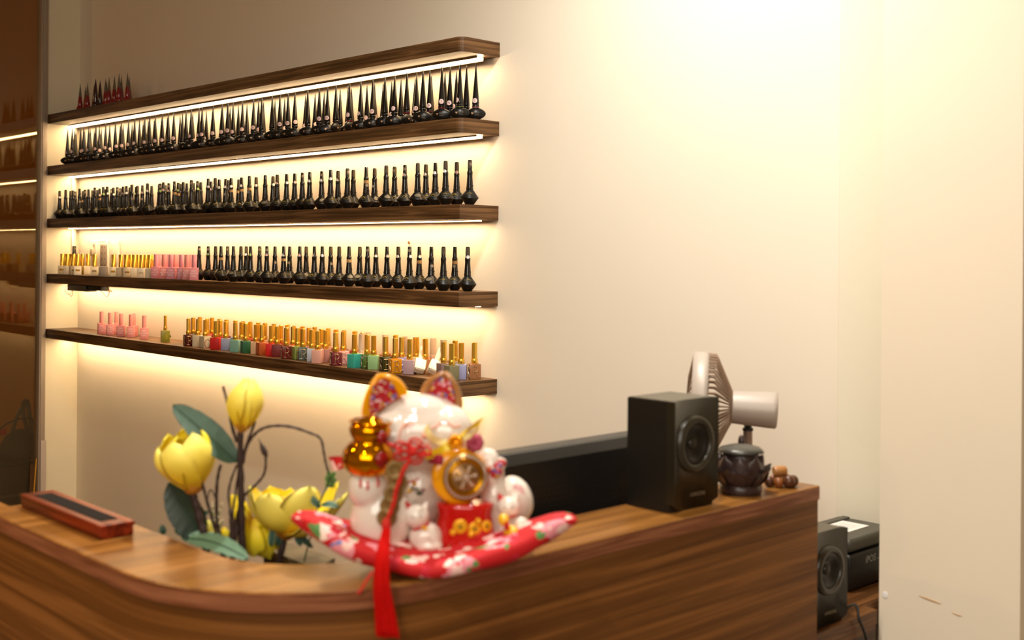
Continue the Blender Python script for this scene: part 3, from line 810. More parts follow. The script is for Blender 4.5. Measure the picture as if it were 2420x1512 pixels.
for t, p in sorted(zip(items, P), key=lambda t: -t[0][0]):
    px, row, hexc, kind, cname = t; x, y = p[0], p[1]; cname = cname.replace('_', ' ')
    cnt[row] = cnt.get(row, 0) + 1
    rz = face_cam(x, y) + rots.get(px, random.uniform(.05, .45) if kind == 'R' else random.uniform(-.35, .45))
    if row == 'B': rz = face_cam(x, y) + random.uniform(-.3, .3)
    capname = {'W': 'ribbed cream cap', 'C': 'ribbed cream cap', 'G': 'ribbed gold cap'}.get(kind, 'gold cap')
    ext = ' and wire letter' if kind == 'R' else ''
    lab = '%s cube polish bottle with %s%s, %s row, lowest shelf' % (cname, capname, ext, {'F': 'front', 'M': 'middle', 'N': 'front', 'B': 'back'}[row])
    o = empty('nail_polish_bottle', (x, y, ztop(5, x)), rz, lab, 'nail polish', 'coloured cube polish bottles on the lowest shelf')
    if hexc not in _cb: _cb[hexc] = cube_mesh(WC if row != 'M' else WC, HC, mat('gel_bottle_' + cname.replace(' ', '_'), hexc, .42 if kind != 'R' else .25, noise=.05, nscale=150))
    place('body', _cb[hexc], o)
    place('cap', {'W': me_ribc, 'C': me_ribc, 'G': me_ribg}.get(kind, me_RC), o)
    if kind == 'R': place('letter_ornament', me_R, o)
    if kind == 'O':
        rr = MB().tube([(-.016 + .010 * math.cos(2 * PI * i / 20) - .008, -.012, .020 + .014 * math.sin(2 * PI * i / 20)) for i in range(20)], .0011, 6, closed=True).mesh('ring_ornament', mat('red_ring_enamel', '#a81812', .3))
        place('ring_ornament', rr, o)
# two cream bottles lying tilted between the cubes
for i, (px, py, az, lab) in enumerate(((990, 872, .55, 'left one'), (1022, 874, .42, 'right one'))):
    y = -.094
    x = on_y(px, py, y).x
    c = Vector((x, y, ztop(5, x)))
    o = empty('nail_polish_bottle', c, 0, 'cream bottle leaning back among the cubes, lowest shelf, %s of two' % lab, 'nail polish', 'cream bottles lying on the lowest shelf')
    fz = face_cam(x, y)
    # the bottle lies back: its base faces the camera, the cap points up and away
    q = Matrix.Rotation(fz + (.10 if i == 0 else .05), 4, 'Z') @ Matrix.Rotation(rad(15 if i == 0 else 24), 4, 'Y') @ Matrix.Rotation(rad(-44), 4, 'X')
    def lay(b_):
        out = MB()
        vs = [q @ Vector(v) for v in b_.v]
        out.v = vs; out.f = b_.f; out.m = b_.m; out.s = b_.s
        return out
    bd = MB().rbox((0, 0, .019), (.031, .024, .036), .003)
    ins = MB().box((0, 0, .0005), (.022, .015, .001))
    cp = MB().lathe([(.0075, .037), (.0075, .043), (.0070, .0435)], 20)
    N_ = 40; vs = []
    for z, rr in ((.0440, .0076), (.088, .0064)):
        for k_ in range(N_):
            a = 2 * PI * k_ / N_; r = rr if k_ % 2 else rr * .92
            vs.append((r * math.cos(a), r * math.sin(a), z))
    cp.add(vs, [(k_, (k_ + 1) % N_, N_ + (k_ + 1) % N_, N_ + k_) for k_ in range(N_)] + [tuple(range(N_, 2 * N_))], 0, False)
    lo = [lay(z) for z in (bd, ins, cp)]
    zmin = min(v[2] for l in lo for v in l.v)
    o.location.z += -zmin + .0002
    for l, nm, m_ in zip(lo, ('body', 'base_inset', 'cap'), (mat('ivory_bottle', '#f0dcb8' if i else '#f6ead0', .3), mat('white_base_inset', '#fff4e0', .4), mat('white_cap', '#efe5d2', .35))):
        place(nm, l.mesh(nm, m_), o)
# pink group and the olive bottle at the left of the lowest shelf
Lp = [(240, 'F', 0), (260, 'F', 0), (275, 'B', 0), (286, 'F', 1), (309.4, 'F', 0), (316, 'B', 1), (340.7, 'F', 1)]
P = layout(Lp, 5, lambda px: 785, .0385, -.112, -.025, {'F': -.082, 'B': -.040})
for i, (t, p) in enumerate(sorted(zip(Lp, P), key=lambda t: t[0][0])):
    x, y = p[0], p[1]
    o = empty('nail_polish_bottle', (x, y, ztop(5, x)), face_cam(x, y) + (-.05 if t[0] in (309.4,) else random.uniform(-.3, .1)), 'pink square polish bottle, %s from the left on the lowest shelf' % nth(i + 1), 'nail polish', 'pink polish bottles on the lowest shelf')
    s_ = pk2
    place('body', pk2[0], o); place('cap', capmesh(.0078, .0430, .0885, pink2, 24, fl=False), o); place('lettering', me_vg, o)
x = on_y(390.5, 800, -.085).x
o = empty('nail_polish_bottle', (x, -.085, ztop(5, x)), face_cam(x, -.085) + .1, 'olive green square polish bottle with slim gold cap standing alone on the lowest shelf', 'nail polish')
ol = mat('olive_green_bottle', '#7e7a1e', .3)
b = MB().rbox((0, 0, .021), (.031, .026, .042), .0015)
b.build('body', ol, o)
b = MB().ell((.0165, -.006, .021), (.004, .008, .006), 0, 12, 8); b.build('side_notch', mat('dark_olive_glass', '#57560f', .3), o)
place('cap', capmesh(.0058, .0425, .0970, gold_r, 8, .0140, .0066), o)
b = MB()
b.text('E', .022, lambda xx, yy: (xx + .004, -.0134, .019 + yy)); b.build('lettering', mat('olive_gold_print', '#a99c2c', .4), o)

# ---- power strip and adapter at the back of the fourth shelf -------------------------
white_p = mat('white_plastic', '#f5ecd8', .35); greyp = mat('warm_grey_plastic', '#a39384', .45); slot = mat('socket_slot_black', '#1c1a17', .6)
pL = on_y(235, 600, -.030); pR = on_y(253.5, 600, -.030); c = (pL + pR) / 2
x = c.x; z0 = ztop(4, x); zt = on_y(243, 567, -.030).z; h = zt - z0
o = empty('power_strip', (x, -.020, z0), rad(24), 'grey and white socket strip standing upright behind the cream bottles', 'power strip')
MB().rbox((0, 0, h / 2), (.040, .022, h), .004).build('housing', white_p, o)
MB().rbox((0, -.0115, h / 2 - .008), (.036, .003, h - .022), .002).build('face_plate', greyp, o)
b = MB()
for k_ in range(4):
    zz_ = h - .030 - k_ * .024
    for sx in (-.007, .007): b.box((sx, -.0133, zz_), (.0022, .001, .0065))
b.build('socket', slot, o)
b = MB().box((-.006, -.0112, h - .005), (.004, .001, .003)).box((.006, -.0112, h - .005), (.004, .001, .003)); b.build('indicator', slot, o)
c = on_y(223, 590, -.024); z0 = ztop(4, c.x); zt = on_y(222, 568, -.024).z; h = zt - z0
o = empty('wall_socket_box', (c.x, -.0175, z0), rad(0), 'white socket box with a small plug adapter left of the grey socket strip', 'socket')
MB().rbox((0, 0, h / 2), (.046, .020, h), .003).build('housing', white_p, o)
MB().rbox((-.010, -.0135, h - .050), (.022, .008, .030), .002).build('plug_adapter', mat('cream_grey_plastic', '#cfc0a4', .4), o)
MB().box((.004, -.0107, h - .020), (.010, .001, .009)).build('switch', greyp, o)
MB().rbox((.008, -.0130, .050), (.014, .006, .022), .002).build('plug', plas_b, o)
pa = on_y(258, 600, -.01); pb2 = on_y(279, 600, -.01); z0 = ztop(4, pa.x); zt = on_y(268, 570, -.01).z
tag(MB().rbox(((pa.x + pb2.x) / 2, -.0067, (z0 + zt) / 2), (abs(pb2.x - pa.x), .012, zt - z0 - .001), .002).build('wall_plate', white_p, None, ((pa.x + pb2.x) / 2, -.008, z0)), 'blank white plastic plate against the wall right of the grey socket strip', 'wall plate')
# ================================================================== SPEAKERS
def speaker(loc, label, W_=.104, Dp=.093, H=.160, text='UNISON'):
    """front face looks along +X, the wood-grained side along -Y; loc = front right-hand bottom centre on the floor plane"""
    o = empty('loudspeaker', loc, 0, label, 'speaker', 'pair of small black loudspeakers')
    cab = mat('black_ash_vinyl', '#12100d', .45, noise=.25, nscale=90)
    b = MB(); b.box((-.006 - (Dp - .012) / 2, 0, H / 2), (Dp - .012, W_ - .002, H)); b.build('cabinet', cab, o)
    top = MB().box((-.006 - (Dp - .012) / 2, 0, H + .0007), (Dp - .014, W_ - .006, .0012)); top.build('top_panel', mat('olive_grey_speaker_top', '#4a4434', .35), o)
    # bowed front baffle
    b = MB(); n = 14; vs = []
    def fx(y): return -.006 + .010 * (abs(y) / (W_ / 2)) ** 2 + .000
    for i in range(n + 1):
        y = -W_ / 2 + W_ * i / n
        lo = .0 if abs(y) < W_ * .3 else .012 * ((abs(y) / (W_ / 2) - .6) / .4) ** 1.2
        vs += [(fx(y), y, lo), (fx(y), y, H + .001), (-.012, y, H + .001), (-.012, y, lo)]
    fs = []
    for i in range(n):
        a, c = 4 * i, 4 * i + 4
        fs += [(a, c, c + 1, a + 1), (a + 1, c + 1, c + 2, a + 2), (a + 2, c + 2, c + 3, a + 3), (a + 3, c + 3, c, a)]
    b.add(vs, fs, 0, True); b.add(vs[:4], [(0, 1, 2, 3)], 0, False); b.add(vs[-4:], [(3, 2, 1, 0)], 0, False)
    b.build('front_baffle', mat('dark_olive_satin_plastic', '#211d13', .34), o)
    zc = H * .60
    b = MB(); b.lathe([(.0300, -.010), (.0300, .004), (.0330, .0075), (.0390, .0068), (.0425, .001), (.0425, -.004)], 40, (-.001, 0, zc), axis=(1, 0, 0), capb=False, capt=False)
    b.build('driver_ring', mat('ring_satin_plastic', '#2f2a1e', .3), o)
    b = MB().lathe([(.0300, .003), (.0265, .0045), (.0235, .002), (.009, -.008), (.0001, -.006)], 36, (-.001, 0, zc), axis=(1, 0, 0), capb=False, capt=False)
    b.build('cone', mat('black_cone_rubber', '#0e0c0a', .4), o)
    b = MB().ell((-.006, 0, zc), (.006, .0095, .0095), 0); b.build('dust_cap', mat('grey_dust_cap', '#2c271d', .35), o)
    b = MB(); b.text(text, .0085, lambda x, y: (fx(x + .012) + .0006, x + .012, .020 + y)); b.build('lettering', mat('grey_beige_print', '#8a7c62', .5), o)
    b = MB()
    for sy in (-.04, .04): b.lathe([(.005, -.0002), (.005, .003)], 12, (-.05, sy, -.0))
    return o
c = on_z(1590, 1215, CT)
speaker((1.238, -.754, CT + .0004), 'black loudspeaker standing on the counter ledge left of the lotus burner', H=.160)
speaker((1.236, -.380, DZ + .0004), 'black loudspeaker standing lower on the desk beside the black receipt printer', H=.159)

# speaker cable
pts = [on_x(2006, 1448, 1.243), on_x(2018, 1444, 1.246), on_x(2030, 1462, 1.252), on_x(2040, 1485, 1.253), on_x(2048, 1512, 1.253), on_x(2052, 1550, 1.253)]
pts[0] = Vector((1.225, -.322, DZ + .012)); pts[1] = Vector((1.240, -.300, DZ + .022))
o = MB().tube(smooth_path(pts), .0026, 8).build('speaker_cable', plas_b, None, pts[0])
tag(o, 'black cable curling over the desk edge beside the lower loudspeaker', 'cable')

# ================================================================== RECEIPT PRINTER
px0, px1, py0, py1 = 1.030, 1.158, -.178, -.006
PH = .098
o = empty('receipt_printer', ((px0 + px1) / 2, (py0 + py1) / 2, DZ), 0, 'black receipt printer with white paper sticker on its lid, behind the lower loudspeaker', 'printer')
pw, pd = px1 - px0, py1 - py0
dk_ = mat('printer_black_plastic', '#121210', .35); dk2 = mat('printer_lid_grey', '#45433a', .42)
MB().rbox((0, 0, .0035 + .033), (pw, pd, .066), .006).build('housing', dk_, o)
b = MB(); b.rbox((0, 0, .086), (pw - .001, pd - .001, .024), .007); b.build('lid', dk2, o)
MB().rbox((-.040, .030, .0995), (.016, pd * .55, .005), .002).build('lid_latch', dk2, o)
b = MB(); b.rbox((-.002, .010, .0986), (.058, .075, .0010), .0003); 
st_ = b.build('paper_sticker', [mat('white_paper_sticker', '#efe9e4', .6)], o)
b = MB()
for i in range(5): b.box((-.002 + (i - 2) * .008, .008, .0993), (.0012, .052 - 6e-3 * (i % 2), .0002))
b.build('sticker_print', mat('pale_blue_print', '#a9b6bd', .6), st_)
b = MB()
b.text('iPOS', .019, lambda x, y: (pw / 2 + .0006, -.012 + x, .052 + y)); b.text('Printer', .007, lambda x, y: (pw / 2 + .0006, .022 + x, .048 + y))
b.build('lettering', mat('light_grey_print', '#a8a79e', .5), o)
b = MB()
for sx in (-1, 1):
    for sy in (-1, 1): b = MB(); b.lathe([(.007, .0002), (.007, .0036)], 12, (sx * .045, sy * .07, 0)); b.build('foot', plas_b, o)

# ================================================================== MONITOR
o = empty('monitor', (1.07, -.89, DZ), 0, 'black monitor seen from its vented back behind the counter ledge', 'monitor')
zt = 1.189
b = MB(); prof = [(1.100, .93), (1.100, zt - .016), (1.090, zt - .002), (1.084, zt), (1.058, zt), (1.058, .93)]
y0, y1 = -1.085, -.700
n = len(prof); vs = [(x, y0, z) for x, z in prof] + [(x, y1, z) for x, z in prof]
b.add(vs, [(i, (i + 1) % n, n + (i + 1) % n, n + i) for i in range(n)], 0, False); b.add(vs, [tuple(reversed(range(n))), tuple(range(n, 2 * n))], 0, False)
b.build('case', mat('monitor_black_plastic', '#171615', .38), o, o.location)
b = MB()
for r_ in range(7):
    for c_ in range(26):
        b.lathe([(.0019, 0), (.0019, .0005)], 6, (1.1001, -1.005 + c_ * .0095 + (r_ % 2) * .0047, 1.085 + r_ * .0085), axis=(1, 0, 0), capb=False)
b.build('vent_holes', mat('vent_hole_black', '#030303', .6), o, o.location)
MB().box((1.0575, -.8925, 1.06), (.001, .36, .22)).build('screen', mat('dark_screen', '#050506', .1), o, o.location)
b = MB().rbox((1.08, -.89, .893), (.03, .06, .085), .004); b.build('neck', plas_b, o, o.location)
b = MB().rbox((1.06, -.89, DZ + .0055), (.14, .20, .010), .004); b.build('base', plas_b, o, o.location)

# ================================================================== LOTUS INCENSE BURNER
lc = Vector((1.212, -.603, CT))
o = empty('incense_burner', lc, 0, 'dark lotus-shaped incense burner with a perforated grey lid beside the loudspeaker', 'incense burner')
br = mat('dark_purplish_ceramic', '#3a2a28', .32, noise=.1)
MB().lathe([(.031, 0), (.033, .003), (.033, .012), (.029, .016), (.027, .019)], 32).build('foot', br, o)
def petals(n, z0, h, r0, r1, wid, off, curl=.006, name='petal'):
    for k in range(n):
        a = off + 2 * PI * k / n; u = Vector((math.cos(a), math.sin(a), 0)); t = Vector((-u.y, u.x, 0))
        def fn(s, v):
            w = wid * (math.sin(PI * min(1, .30 + .70 * s))) ** .55 * (1 if s < .99 else .15)
            w = wid * (.75 + .25 * math.sin(PI * s)) * math.sqrt(max(.02, 1 - (max(0, s - .45) / .55) ** 2.2))
            x = (v - .5) * 2
            rr = r0 + (r1 - r0) * s ** .8 + curl * max(0, s - .75) - .006 * x * x * (1 - .3 * s)
            return u * rr + t * (w * x) + Vector((0, 0, z0 + h * (s - .10 * x * x)))
        b = MB().grid(fn, 8, 6)
        b.grid(lambda s, v: fn(s, v) - u * .0028, 8, 6)
        # close the rim
        b.build(name, br, o)
MB().lathe([(.024, .017), (.030, .022), (.033, .030), (.034, .042), (.030, .054), (.028, .060), (.028, .062)], 32).build('bowl', br, o)
petals(8, .015, .030, .030, .049, .0230, .2, .012)
petals(8, .026, .036, .038, .036, .017, .2 + PI / 8, -.004)
gl_ = mat('grey_metal_lid', '#4c4a44', .35, metal=.4, noise=.2, nscale=200)
b = MB().lathe([(.028, .0625), (.0370, .0645), (.0378, .0665), (.032, .0710), (.018, .0750), (.0001, .0760)], 8, capt=False, smooth=True, rot=.3); ld = b.build('lid', gl_, o)
b = MB()
for i in range(12):
    a = i * 2.4; r_ = .006 + .0018 * i
    b.ell((r_ * math.cos(a), r_ * math.sin(a), .0757 - .0045 * (r_ / .026) ** 2), (.0016, .0016, .0006), 0, 8, 4)
b.build('lid_holes', mat('hole_black', '#0a0908', .7), ld)
MB().ell((-.020, .030, .074), (.006, .005, .012), 0, 10, 8).build('rear_petal_tip', br, o)

# ================================================================== BEAD BRACELET
bc = Vector((1.232, -.5085, CT))
o = empty('bead_bracelet', bc, 0, 'heap of chunky brown and tan wooden beads at the end of the counter ledge', 'bracelet')
wb = [mat('dark_brown_bead', '#5a3420', .28, noise=.3), mat('tan_wood_bead', '#b07840', .35, noise=.15), mat('orange_brown_bead', '#8a4f22', .3, noise=.25)]
Rt_ = RT; Ft = FW
spec_ = [(-.027, -.004, .0085, 'b', 0), (-.013, -.010, .0085, 'b', 2), (.004, -.010, .0105, 'b', 0), (.013, .000, .0095, 'b', 0), (.010, .012, .0085, 'b', 1), (-.004, .012, .0095, 'c', 1), (-.016, .012, .0085, 'b', 2)]
for (r_, f_, s_, k_, m_) in spec_:
    p = Rt_ * r_ + Ft * f_
    b = MB()
    if k_ == 'b': b.ell((p.x, p.y, s_), (s_ * .93, s_ * .93, s_))
    else: b.lathe([(.008, -.012), (.0095, -.009), (.0095, .009), (.008, .012)], 16, (p.x, p.y, .0105), axis=tuple(Rt_))
    b.build('bead', wb[m_], o)
p1 = Rt_ * -.008 + Ft * .004
MB().lathe([(.007, -.0105), (.0085, -.008), (.0085, .008), (.007, .0105)], 16, (p1.x, p1.y, .0245), axis=tuple(Rt_ + Ft * .2)).build('bead', wb[1], o)

# ================================================================== DESK FAN
ax = (RT * math.cos(rad(9)) - FW * math.sin(rad(9))); ax = (ax + Vector((0, 0, -.045))).normalized()    # towards the back of the fan
hc = at(1660, 957, 2.09)
base_xy = at(1767, 1060, 2.115)
o = empty('desk_fan', (base_xy.x, base_xy.y, DZ), 0, 'small champagne-coloured desk fan seen from its back, near the wall', 'fan')
champ = mat('champagne_metallic_plastic', '#b5a99e', .45, metal=.1); champ2 = mat('champagne_grille', '#a08670', .45, metal=.15)
og = o.location
def AX(p, s): return hc + ax * s + p
e1 = ax.cross(Vector((0, 0, 1))).normalized(); e2 = e1.cross(ax).normalized() if e1.cross(ax).z > 0 else ax.cross(e1).normalized()
RF = .094
b = MB().lathe([(RF - .006, -.021), (RF, -.019), (RF + .001, .0), (RF, .007), (RF - .004, .007), (RF - .004, -.019)], 56, hc, axis=ax, capb=False, capt=False); b.build('rim', champ, o, og)
b = MB()
nb = 52
for i in range(nb):
    a = 2 * PI * i / nb; u = e1 * math.cos(a) + e2 * math.sin(a)
    b.tube([hc + u * (RF - .002) + ax * .006, hc + u * (RF - .003) + ax * .020, hc + u * (RF - .009) + ax * .0235, hc + u * .026 + ax * .052], [.0020, .0020, .0018, .0013], 5)
b.build('rear_grille', champ2, o, og)
b = MB()
for i in range(40):
    a = 2 * PI * i / 40; u = e1 * math.cos(a) + e2 * math.sin(a)
    b.tube([hc + u * (RF - .006) - ax * .020, hc + u * .05 - ax * .027, hc + u * .015 - ax * .028], .0012, 4)
b.lathe([(.018, -.029), (.018, -.026), (.0001, -.030)], 24, hc, axis=ax, capb=False, capt=False)
b.build('front_grille', champ2, o, og)
b = MB()
for k in range(5):
    a0 = 2 * PI * k / 5
    def fn(s, v):
        a = a0 + (v - .5) * 1.0 + s * .3; r_ = .014 + .070 * s
        return hc + (e1 * math.cos(a) + e2 * math.sin(a)) * r_ + ax * ((v - .5) * .018)
    b.grid(fn, 6, 5)
b.lathe([(.015, -.012), (.017, -.008), (.017, .012)], 24, hc, axis=ax)
b.build('blades', mat('brown_translucent_blade', '#6e4a34', .35), o, og)
mb_ = MB().lathe([(.020, .046), (.0275, .048), (.0285, .052), (.0325, .122), (.0325, .128), (.030, .130)], 40, hc, axis=ax); mb_.build('motor_housing', champ, o, og)
zj = (hc + ax * .09).z - .028
b = MB().lathe([(.0085, DZ + .012), (.0085, zj - .016)], 20, (base_xy.x, base_xy.y, 0)); b.build('pole', mat('champagne_pole', '#9a8478', .3, metal=.5), o, og)
b = MB().lathe([(.0095, zj - .0165), (.0098, zj - .012), (.0070, zj - .011), (.0070, zj + .004)], 20, (base_xy.x, base_xy.y, 0)); b.build('tilt_joint', plas_b, o, og)
b = MB().lathe([(.056, DZ + .0002), (.058, DZ + .004), (.056, DZ + .010), (.012, DZ + .014), (.010, DZ + .020)], 40, (base_xy.x, base_xy.y, 0)); b.build('base', champ, o, og)

# ================================================================== WOODEN TRAY BOX ON THE LEFT
pA = on_z(225, 1280, CT); pB = on_z(57, 1197, CT)
x0, x1 = pB.x, pA.x; yf = (pA.y + pB.y) / 2; yb = yf + .048
cx_, cy_ = (x0 + x1) / 2, (yf + yb) / 2
o = empty('incense_box', (cx_, cy_, CT), 0, 'long reddish wooden incense box with a dark recessed grille on the counter ledge', 'incense box')
mah = wood('reddish_mahogany', '#451206', '#8a3014', '#6a210c', (1.5, 30, 30), .32)
l_, w_ = x1 - x0, yb - yf
MB().rbox((0, 0, .0075), (l_ - .003, w_ - .003, .0148), .001).build('tray', mah, o)
b = MB()
h = .0165
for (cc, dd) in (((0, -w_ / 2 + .006, h), (l_, .012, .0055)), ((0, w_ / 2 - .006, h), (l_, .012, .0055)), ((-l_ / 2 + .012, 0, h), (.024, w_ - .024, .0055)), ((l_ / 2 - .012, 0, h), (.024, w_ - .024, .0055))): b.rbox(cc, dd, .0012)
b.build('lid_frame', mah, o)
b = MB().box((0, 0, .0160), (l_ - .046, w_ - .022, .002)); 
for i in range(40): b.box((-l_ / 2 + .026 + i * (l_ - .052) / 39, 0, .0194), (.0016, w_ - .024, .0012), 0)
b.build('grille', mat('charcoal_mesh', '#2c2622', .7, noise=.4, nscale=300), o)

# ================================================================== THINGS BEHIND THE GLASS, LOW ON THE LEFT
dkb = mat('black_leatherette', '#0f0d0a', .35, noise=.2)
def gx(px, py, X=-2.86): return on_x(px, py, X)
pc = gx(48, 1075, -3.0)
c0 = gx(-30, 1100, -2.86); c1 = gx(74, 1100, -2.86); zt_ = gx(40, 1092, -2.86).z
yc, wy = (c0.y + c1.y) / 2, abs(c1.y - c0.y)
o = empty('storage_crate', (-3.0, yc, 0), 0, 'black crate seen through the glass partition at the far left', 'crate')
MB().rbox((-3.0, yc, zt_ / 2), (.27, wy, zt_ - .02), .01).build('body', dkb, o, o.location)
MB().rbox((-3.0, yc, zt_ - .008), (.29, wy + .02, .016), .004).build('lid', mat('black_crate_lid', '#14120e', .3), o, o.location)
zb_ = gx(40, 1170, -2.86).z
MB().rbox((-3.0, yc, zb_), (.285, wy + .012, .012), .004).build('rim_band', mat('dark_grey_band', '#3a3630', .4), o, o.location)
hb = gx(48, 1085, -2.95); hb.z = zt_ + .001
o = empty('handbag', hb, 0, 'dark rounded handbag with crossed grey handles on the black crate behind the glass', 'bag')
MB().lathe([(.085, 0), (.092, .02), (.090, .06), (.066, .10), (.03, .125), (.0001, .13)], 28, (0, 0, 0), sx=.7, capt=False).build('body', mat('charcoal_fabric_bag', '#231f18', .6, noise=.3), o)
for a_, b_ in ((((-.02, -.03, .11)), (0, .015, .24)), (((0, .03, .12)), (0, .01, .24))):
    pts = [Vector(a_), (Vector(a_) + Vector(b_)) / 2 + Vector((0, -.006, 0)), Vector(b_), Vector(b_) + Vector((0, .018, -.004)), Vector((0, .05, .10))]
    MB().tube(smooth_path(pts), .009, 8).build('handle', mat('grey_strap', '#4e4f48', .5), o)
pts = [gx(x, y, -2.80) for x, y in ((-12, 1025), (10, 1005), (40, 991), (62, 988), (79, 994))]
tag(MB().tube(smooth_path(pts + [gx(84, 1040, -2.80), gx(78, 1062, -2.80), gx(55, 1076, -2.80), gx(30, 1079, -2.80), gx(-12, 1068, -2.80), gx(-30, 1085, -2.85), Vector((-2.93, gx(-30, 1085, -2.93).y, zt_ + .004))]), .0035, 6).build('cable', plas_b, None, pts[0]), 'black cable looped in a big circle behind the glass partition', 'cable')
c = gx(4, 1020, -2.9); tag(MB().rbox(c, (.03, .035, .026), .004).build('bottle_cap', mat('bright_red_plastic', '#b01410', .4), None, c), 'small red cap glimpsed behind the glass at the left edge', 'cap')
# stack the cable and cap need support: a low cabinet stands behind them
pts = [on_x(86, 1084, XL + .022), on_x(84, 1110, XL + .022), on_x(80, 1165, XL + .022)]
pts.append(Vector((XL + .022, pts[-1].y, .003)))
#
for p in pts: p.x = XL + .022
tag(MB().tube(pts, .0028, 6).build('cable', mat('yellow_cable_sheath', '#c8901c', .45), None, pts[0]), 'thin yellow cable hanging beside the aluminium partition frame', 'cable')
pz = on_x(88, 1042, XL + .02).z
tag(MB().rbox((XL + .019, -.152, pz / 2), (.006, .022, pz), .002).build('cable_duct', mat('lilac_white_plastic', '#b9aba0', .4), None, (XL + .019, -.152, 0)), 'pale upright cable cover at the foot of the aluminium frame', 'cable duct')

# ================================================================== BOXES BEHIND THE LEDGE
zq = 1.055
q4 = [on_z(623, 1295, zq), on_z(664, 1278, zq), on_z(760, 1277, zq), on_z(757, 1342, zq), on_z(722, 1333, zq)]
q4 = [on_z(623, 1295, zq), on_z(667, 1277, zq), on_z(790, 1318, zq), on_z(745, 1342, zq)]
def qprism(name, pts_, z0, z1, m, parent, origin):
    return MB().prism([(p.x, p.y) for p in pts_], z0, z1).build(name, m, parent, origin)
o = empty('organizer_box', (q4[0].x, q4[0].y, DZ), 0, 'dark box with a grey wood-grained top just behind the counter ledge, below the flowers', 'box')
area = sum(q4[i].x * q4[(i + 1) % 4].y - q4[(i + 1) % 4].x * q4[i].y for i in range(4))
if area < 0: q4 = q4[::-1]
qprism('body', q4, DZ + .0004, zq - .008, mat('box_black', '#12100e', .5), o, o.location)
cen = sum(q4, Vector()) / 4
qprism('lid', [cen + (p - cen) * 1.02 for p in q4], zq - .008, zq, wood('grey_wood_lid', '#40351f', '#665638', '#53462b', (12, 2, 12), .5), o, o.location)

# ================================================================== LIGHTS
SC.world = bpy.data.worlds.new('world'); SC.world.use_nodes = True
bg = SC.world.node_tree.nodes['Background']; bg.inputs[0].default_value = (1, .62, .30, 1); bg.inputs[1].default_value = .26
def light(kind, name, loc, energy, col, **k):
    l = bpy.data.lights.new(name, kind); l.energy = energy; l.color = col
    for a, v in k.items(): setattr(l, a, v)
    ob = bpy.data.objects.new(name, l); COL.objects.link(ob); ob.location = loc
    return ob
def downlight(x, y, energy, col, size=rad(120), blend=.8, aim=(0, 0, -1), lab='', r=.03):
    o = empty('downlight', (x, y, Z1), 0, lab, 'ceiling light', 'recessed ceiling downlights')
    MB().lathe([(.052, -.0002), (.052, -.006), (.044, -.008), (.042, -.002)], 32, capb=False, capt=False).build('trim_ring', mat('white_trim_ring', '#f2ece0', .4), o)
    MB().lathe([(.042, -.0035), (.0001, -.0040)], 32, capb=False, capt=False).build('lamp_lens', mat('lit_lens', '#ffe2b0', .5, emit=14), o)
    l = light('SPOT', 'downlight_lamp', (x, y, Z1 - .03), energy, col, spot_size=size, spot_blend=blend, shadow_soft_size=r)
    l.parent = o; l.location = (0, 0, -.03)
    l.rotation_euler = Vector(aim).to_track_quat('-Z', 'Y').to_euler()
    return l
# ================================================================== MAGNOLIA ARRANGEMENT
DPL = 1.56
def pl(px, py, dd=0): return at(px, py, DPL + dd)
vb = pl(566, 1400); og = Vector((vb.x, vb.y, DZ))
tw = mat('dark_brown_twig', '#35201a', .6, noise=.35, nscale=150)
flow = empty('magnolia_arrangement', og, 0, 'yellow artificial magnolias with dark twigs and green leaves behind the counter ledge', 'flower arrangement')
MB().lathe([(.035, DZ + .0003), (.045, DZ + .01), (.050, DZ + .09), (.046, DZ + .14), (.040, DZ + .145), (.038, DZ + .13)], 28, (og.x, og.y, 0)).build('vase', mat('dark_vase_ceramic', '#2d2a25', .3), flow, og)
def twig(pxs, r0, r1, dd=0, name='twig', knob=True):
    pts = smooth_path([pl(*((p[0], p[1], p[2] + dd) if len(p) > 2 else (p[0], p[1], dd))) for p in pxs], 5)
    n = len(pts); rs = [(r0 + (r1 - r0) * i / (n - 1)) * (1 + (.14 * math.sin(i * 1.9) if knob else 0)) for i in range(n)]
    return MB().tube(pts, rs, 8).build(name, tw, flow, og)
V0 = (566, 1500)
twig([V0, (572, 1340), (571, 1240), (570, 1160), (568, 1090), (568, 1020)], .0056, .0040, name='stem')
twig([(562, 1500), (549, 1320), (549, 1240), (546, 1205)], .0050, .0034, -.02)
twig([(549, 1300, -.02), (560, 1240), (568, 1190), (572, 1130)], .0048, .0026)
twig([(546, 1215, -.02), (540, 1170), (546, 1135), (560, 1098)], .0018, .0014, -.01)
twig([(549, 1218, -.02), (556, 1170), (563, 1120), (566, 1095)], .0018, .0015, .0)
twig([(560, 1045), (549, 1010), (541, 965), (527, 912)], .0024, .0018)
twig([(574, 1095), (583, 1050), (596, 1015), (612, 966)], .0022, .0016)
twig([(572, 1085), (584, 1052), (600, 1028), (622, 1012), (652, 1006), (690, 1009), (730, 1022), (757, 1036), (765, 1068), (770, 1095), (778, 1122)], .0022, .0015)
twig([(578, 1170), (604, 1146), (622, 1124), (628, 1100), (627, 1075)], .0019, .0015)
pt = pl(625, 1068); MB().lathe([(.0014, -.008), (.0042, -.001), (.0036, .006), (.0012, .013), (.0004, .020)], 10, pt, axis=(-.35, -.3, 1)).build('bud', tw, flow, og)
twig([(545, 1500), (532, 1310), (522, 1265), (513, 1235), (512, 1160), (516, 1120), (522, 1098)], .0026, .0021)
twig([(540, 1500), (528, 1330), (505, 1240), (488, 1180), (478, 1140)], .0026, .0018)
twig([(488, 1190), (496, 1158), (506, 1168), (513, 1195)], .0010, .0009)
twig([(500, 1500), (486, 1290), (473, 1230), (462, 1185), (456, 1165)], .0056, .0046, name='stem')
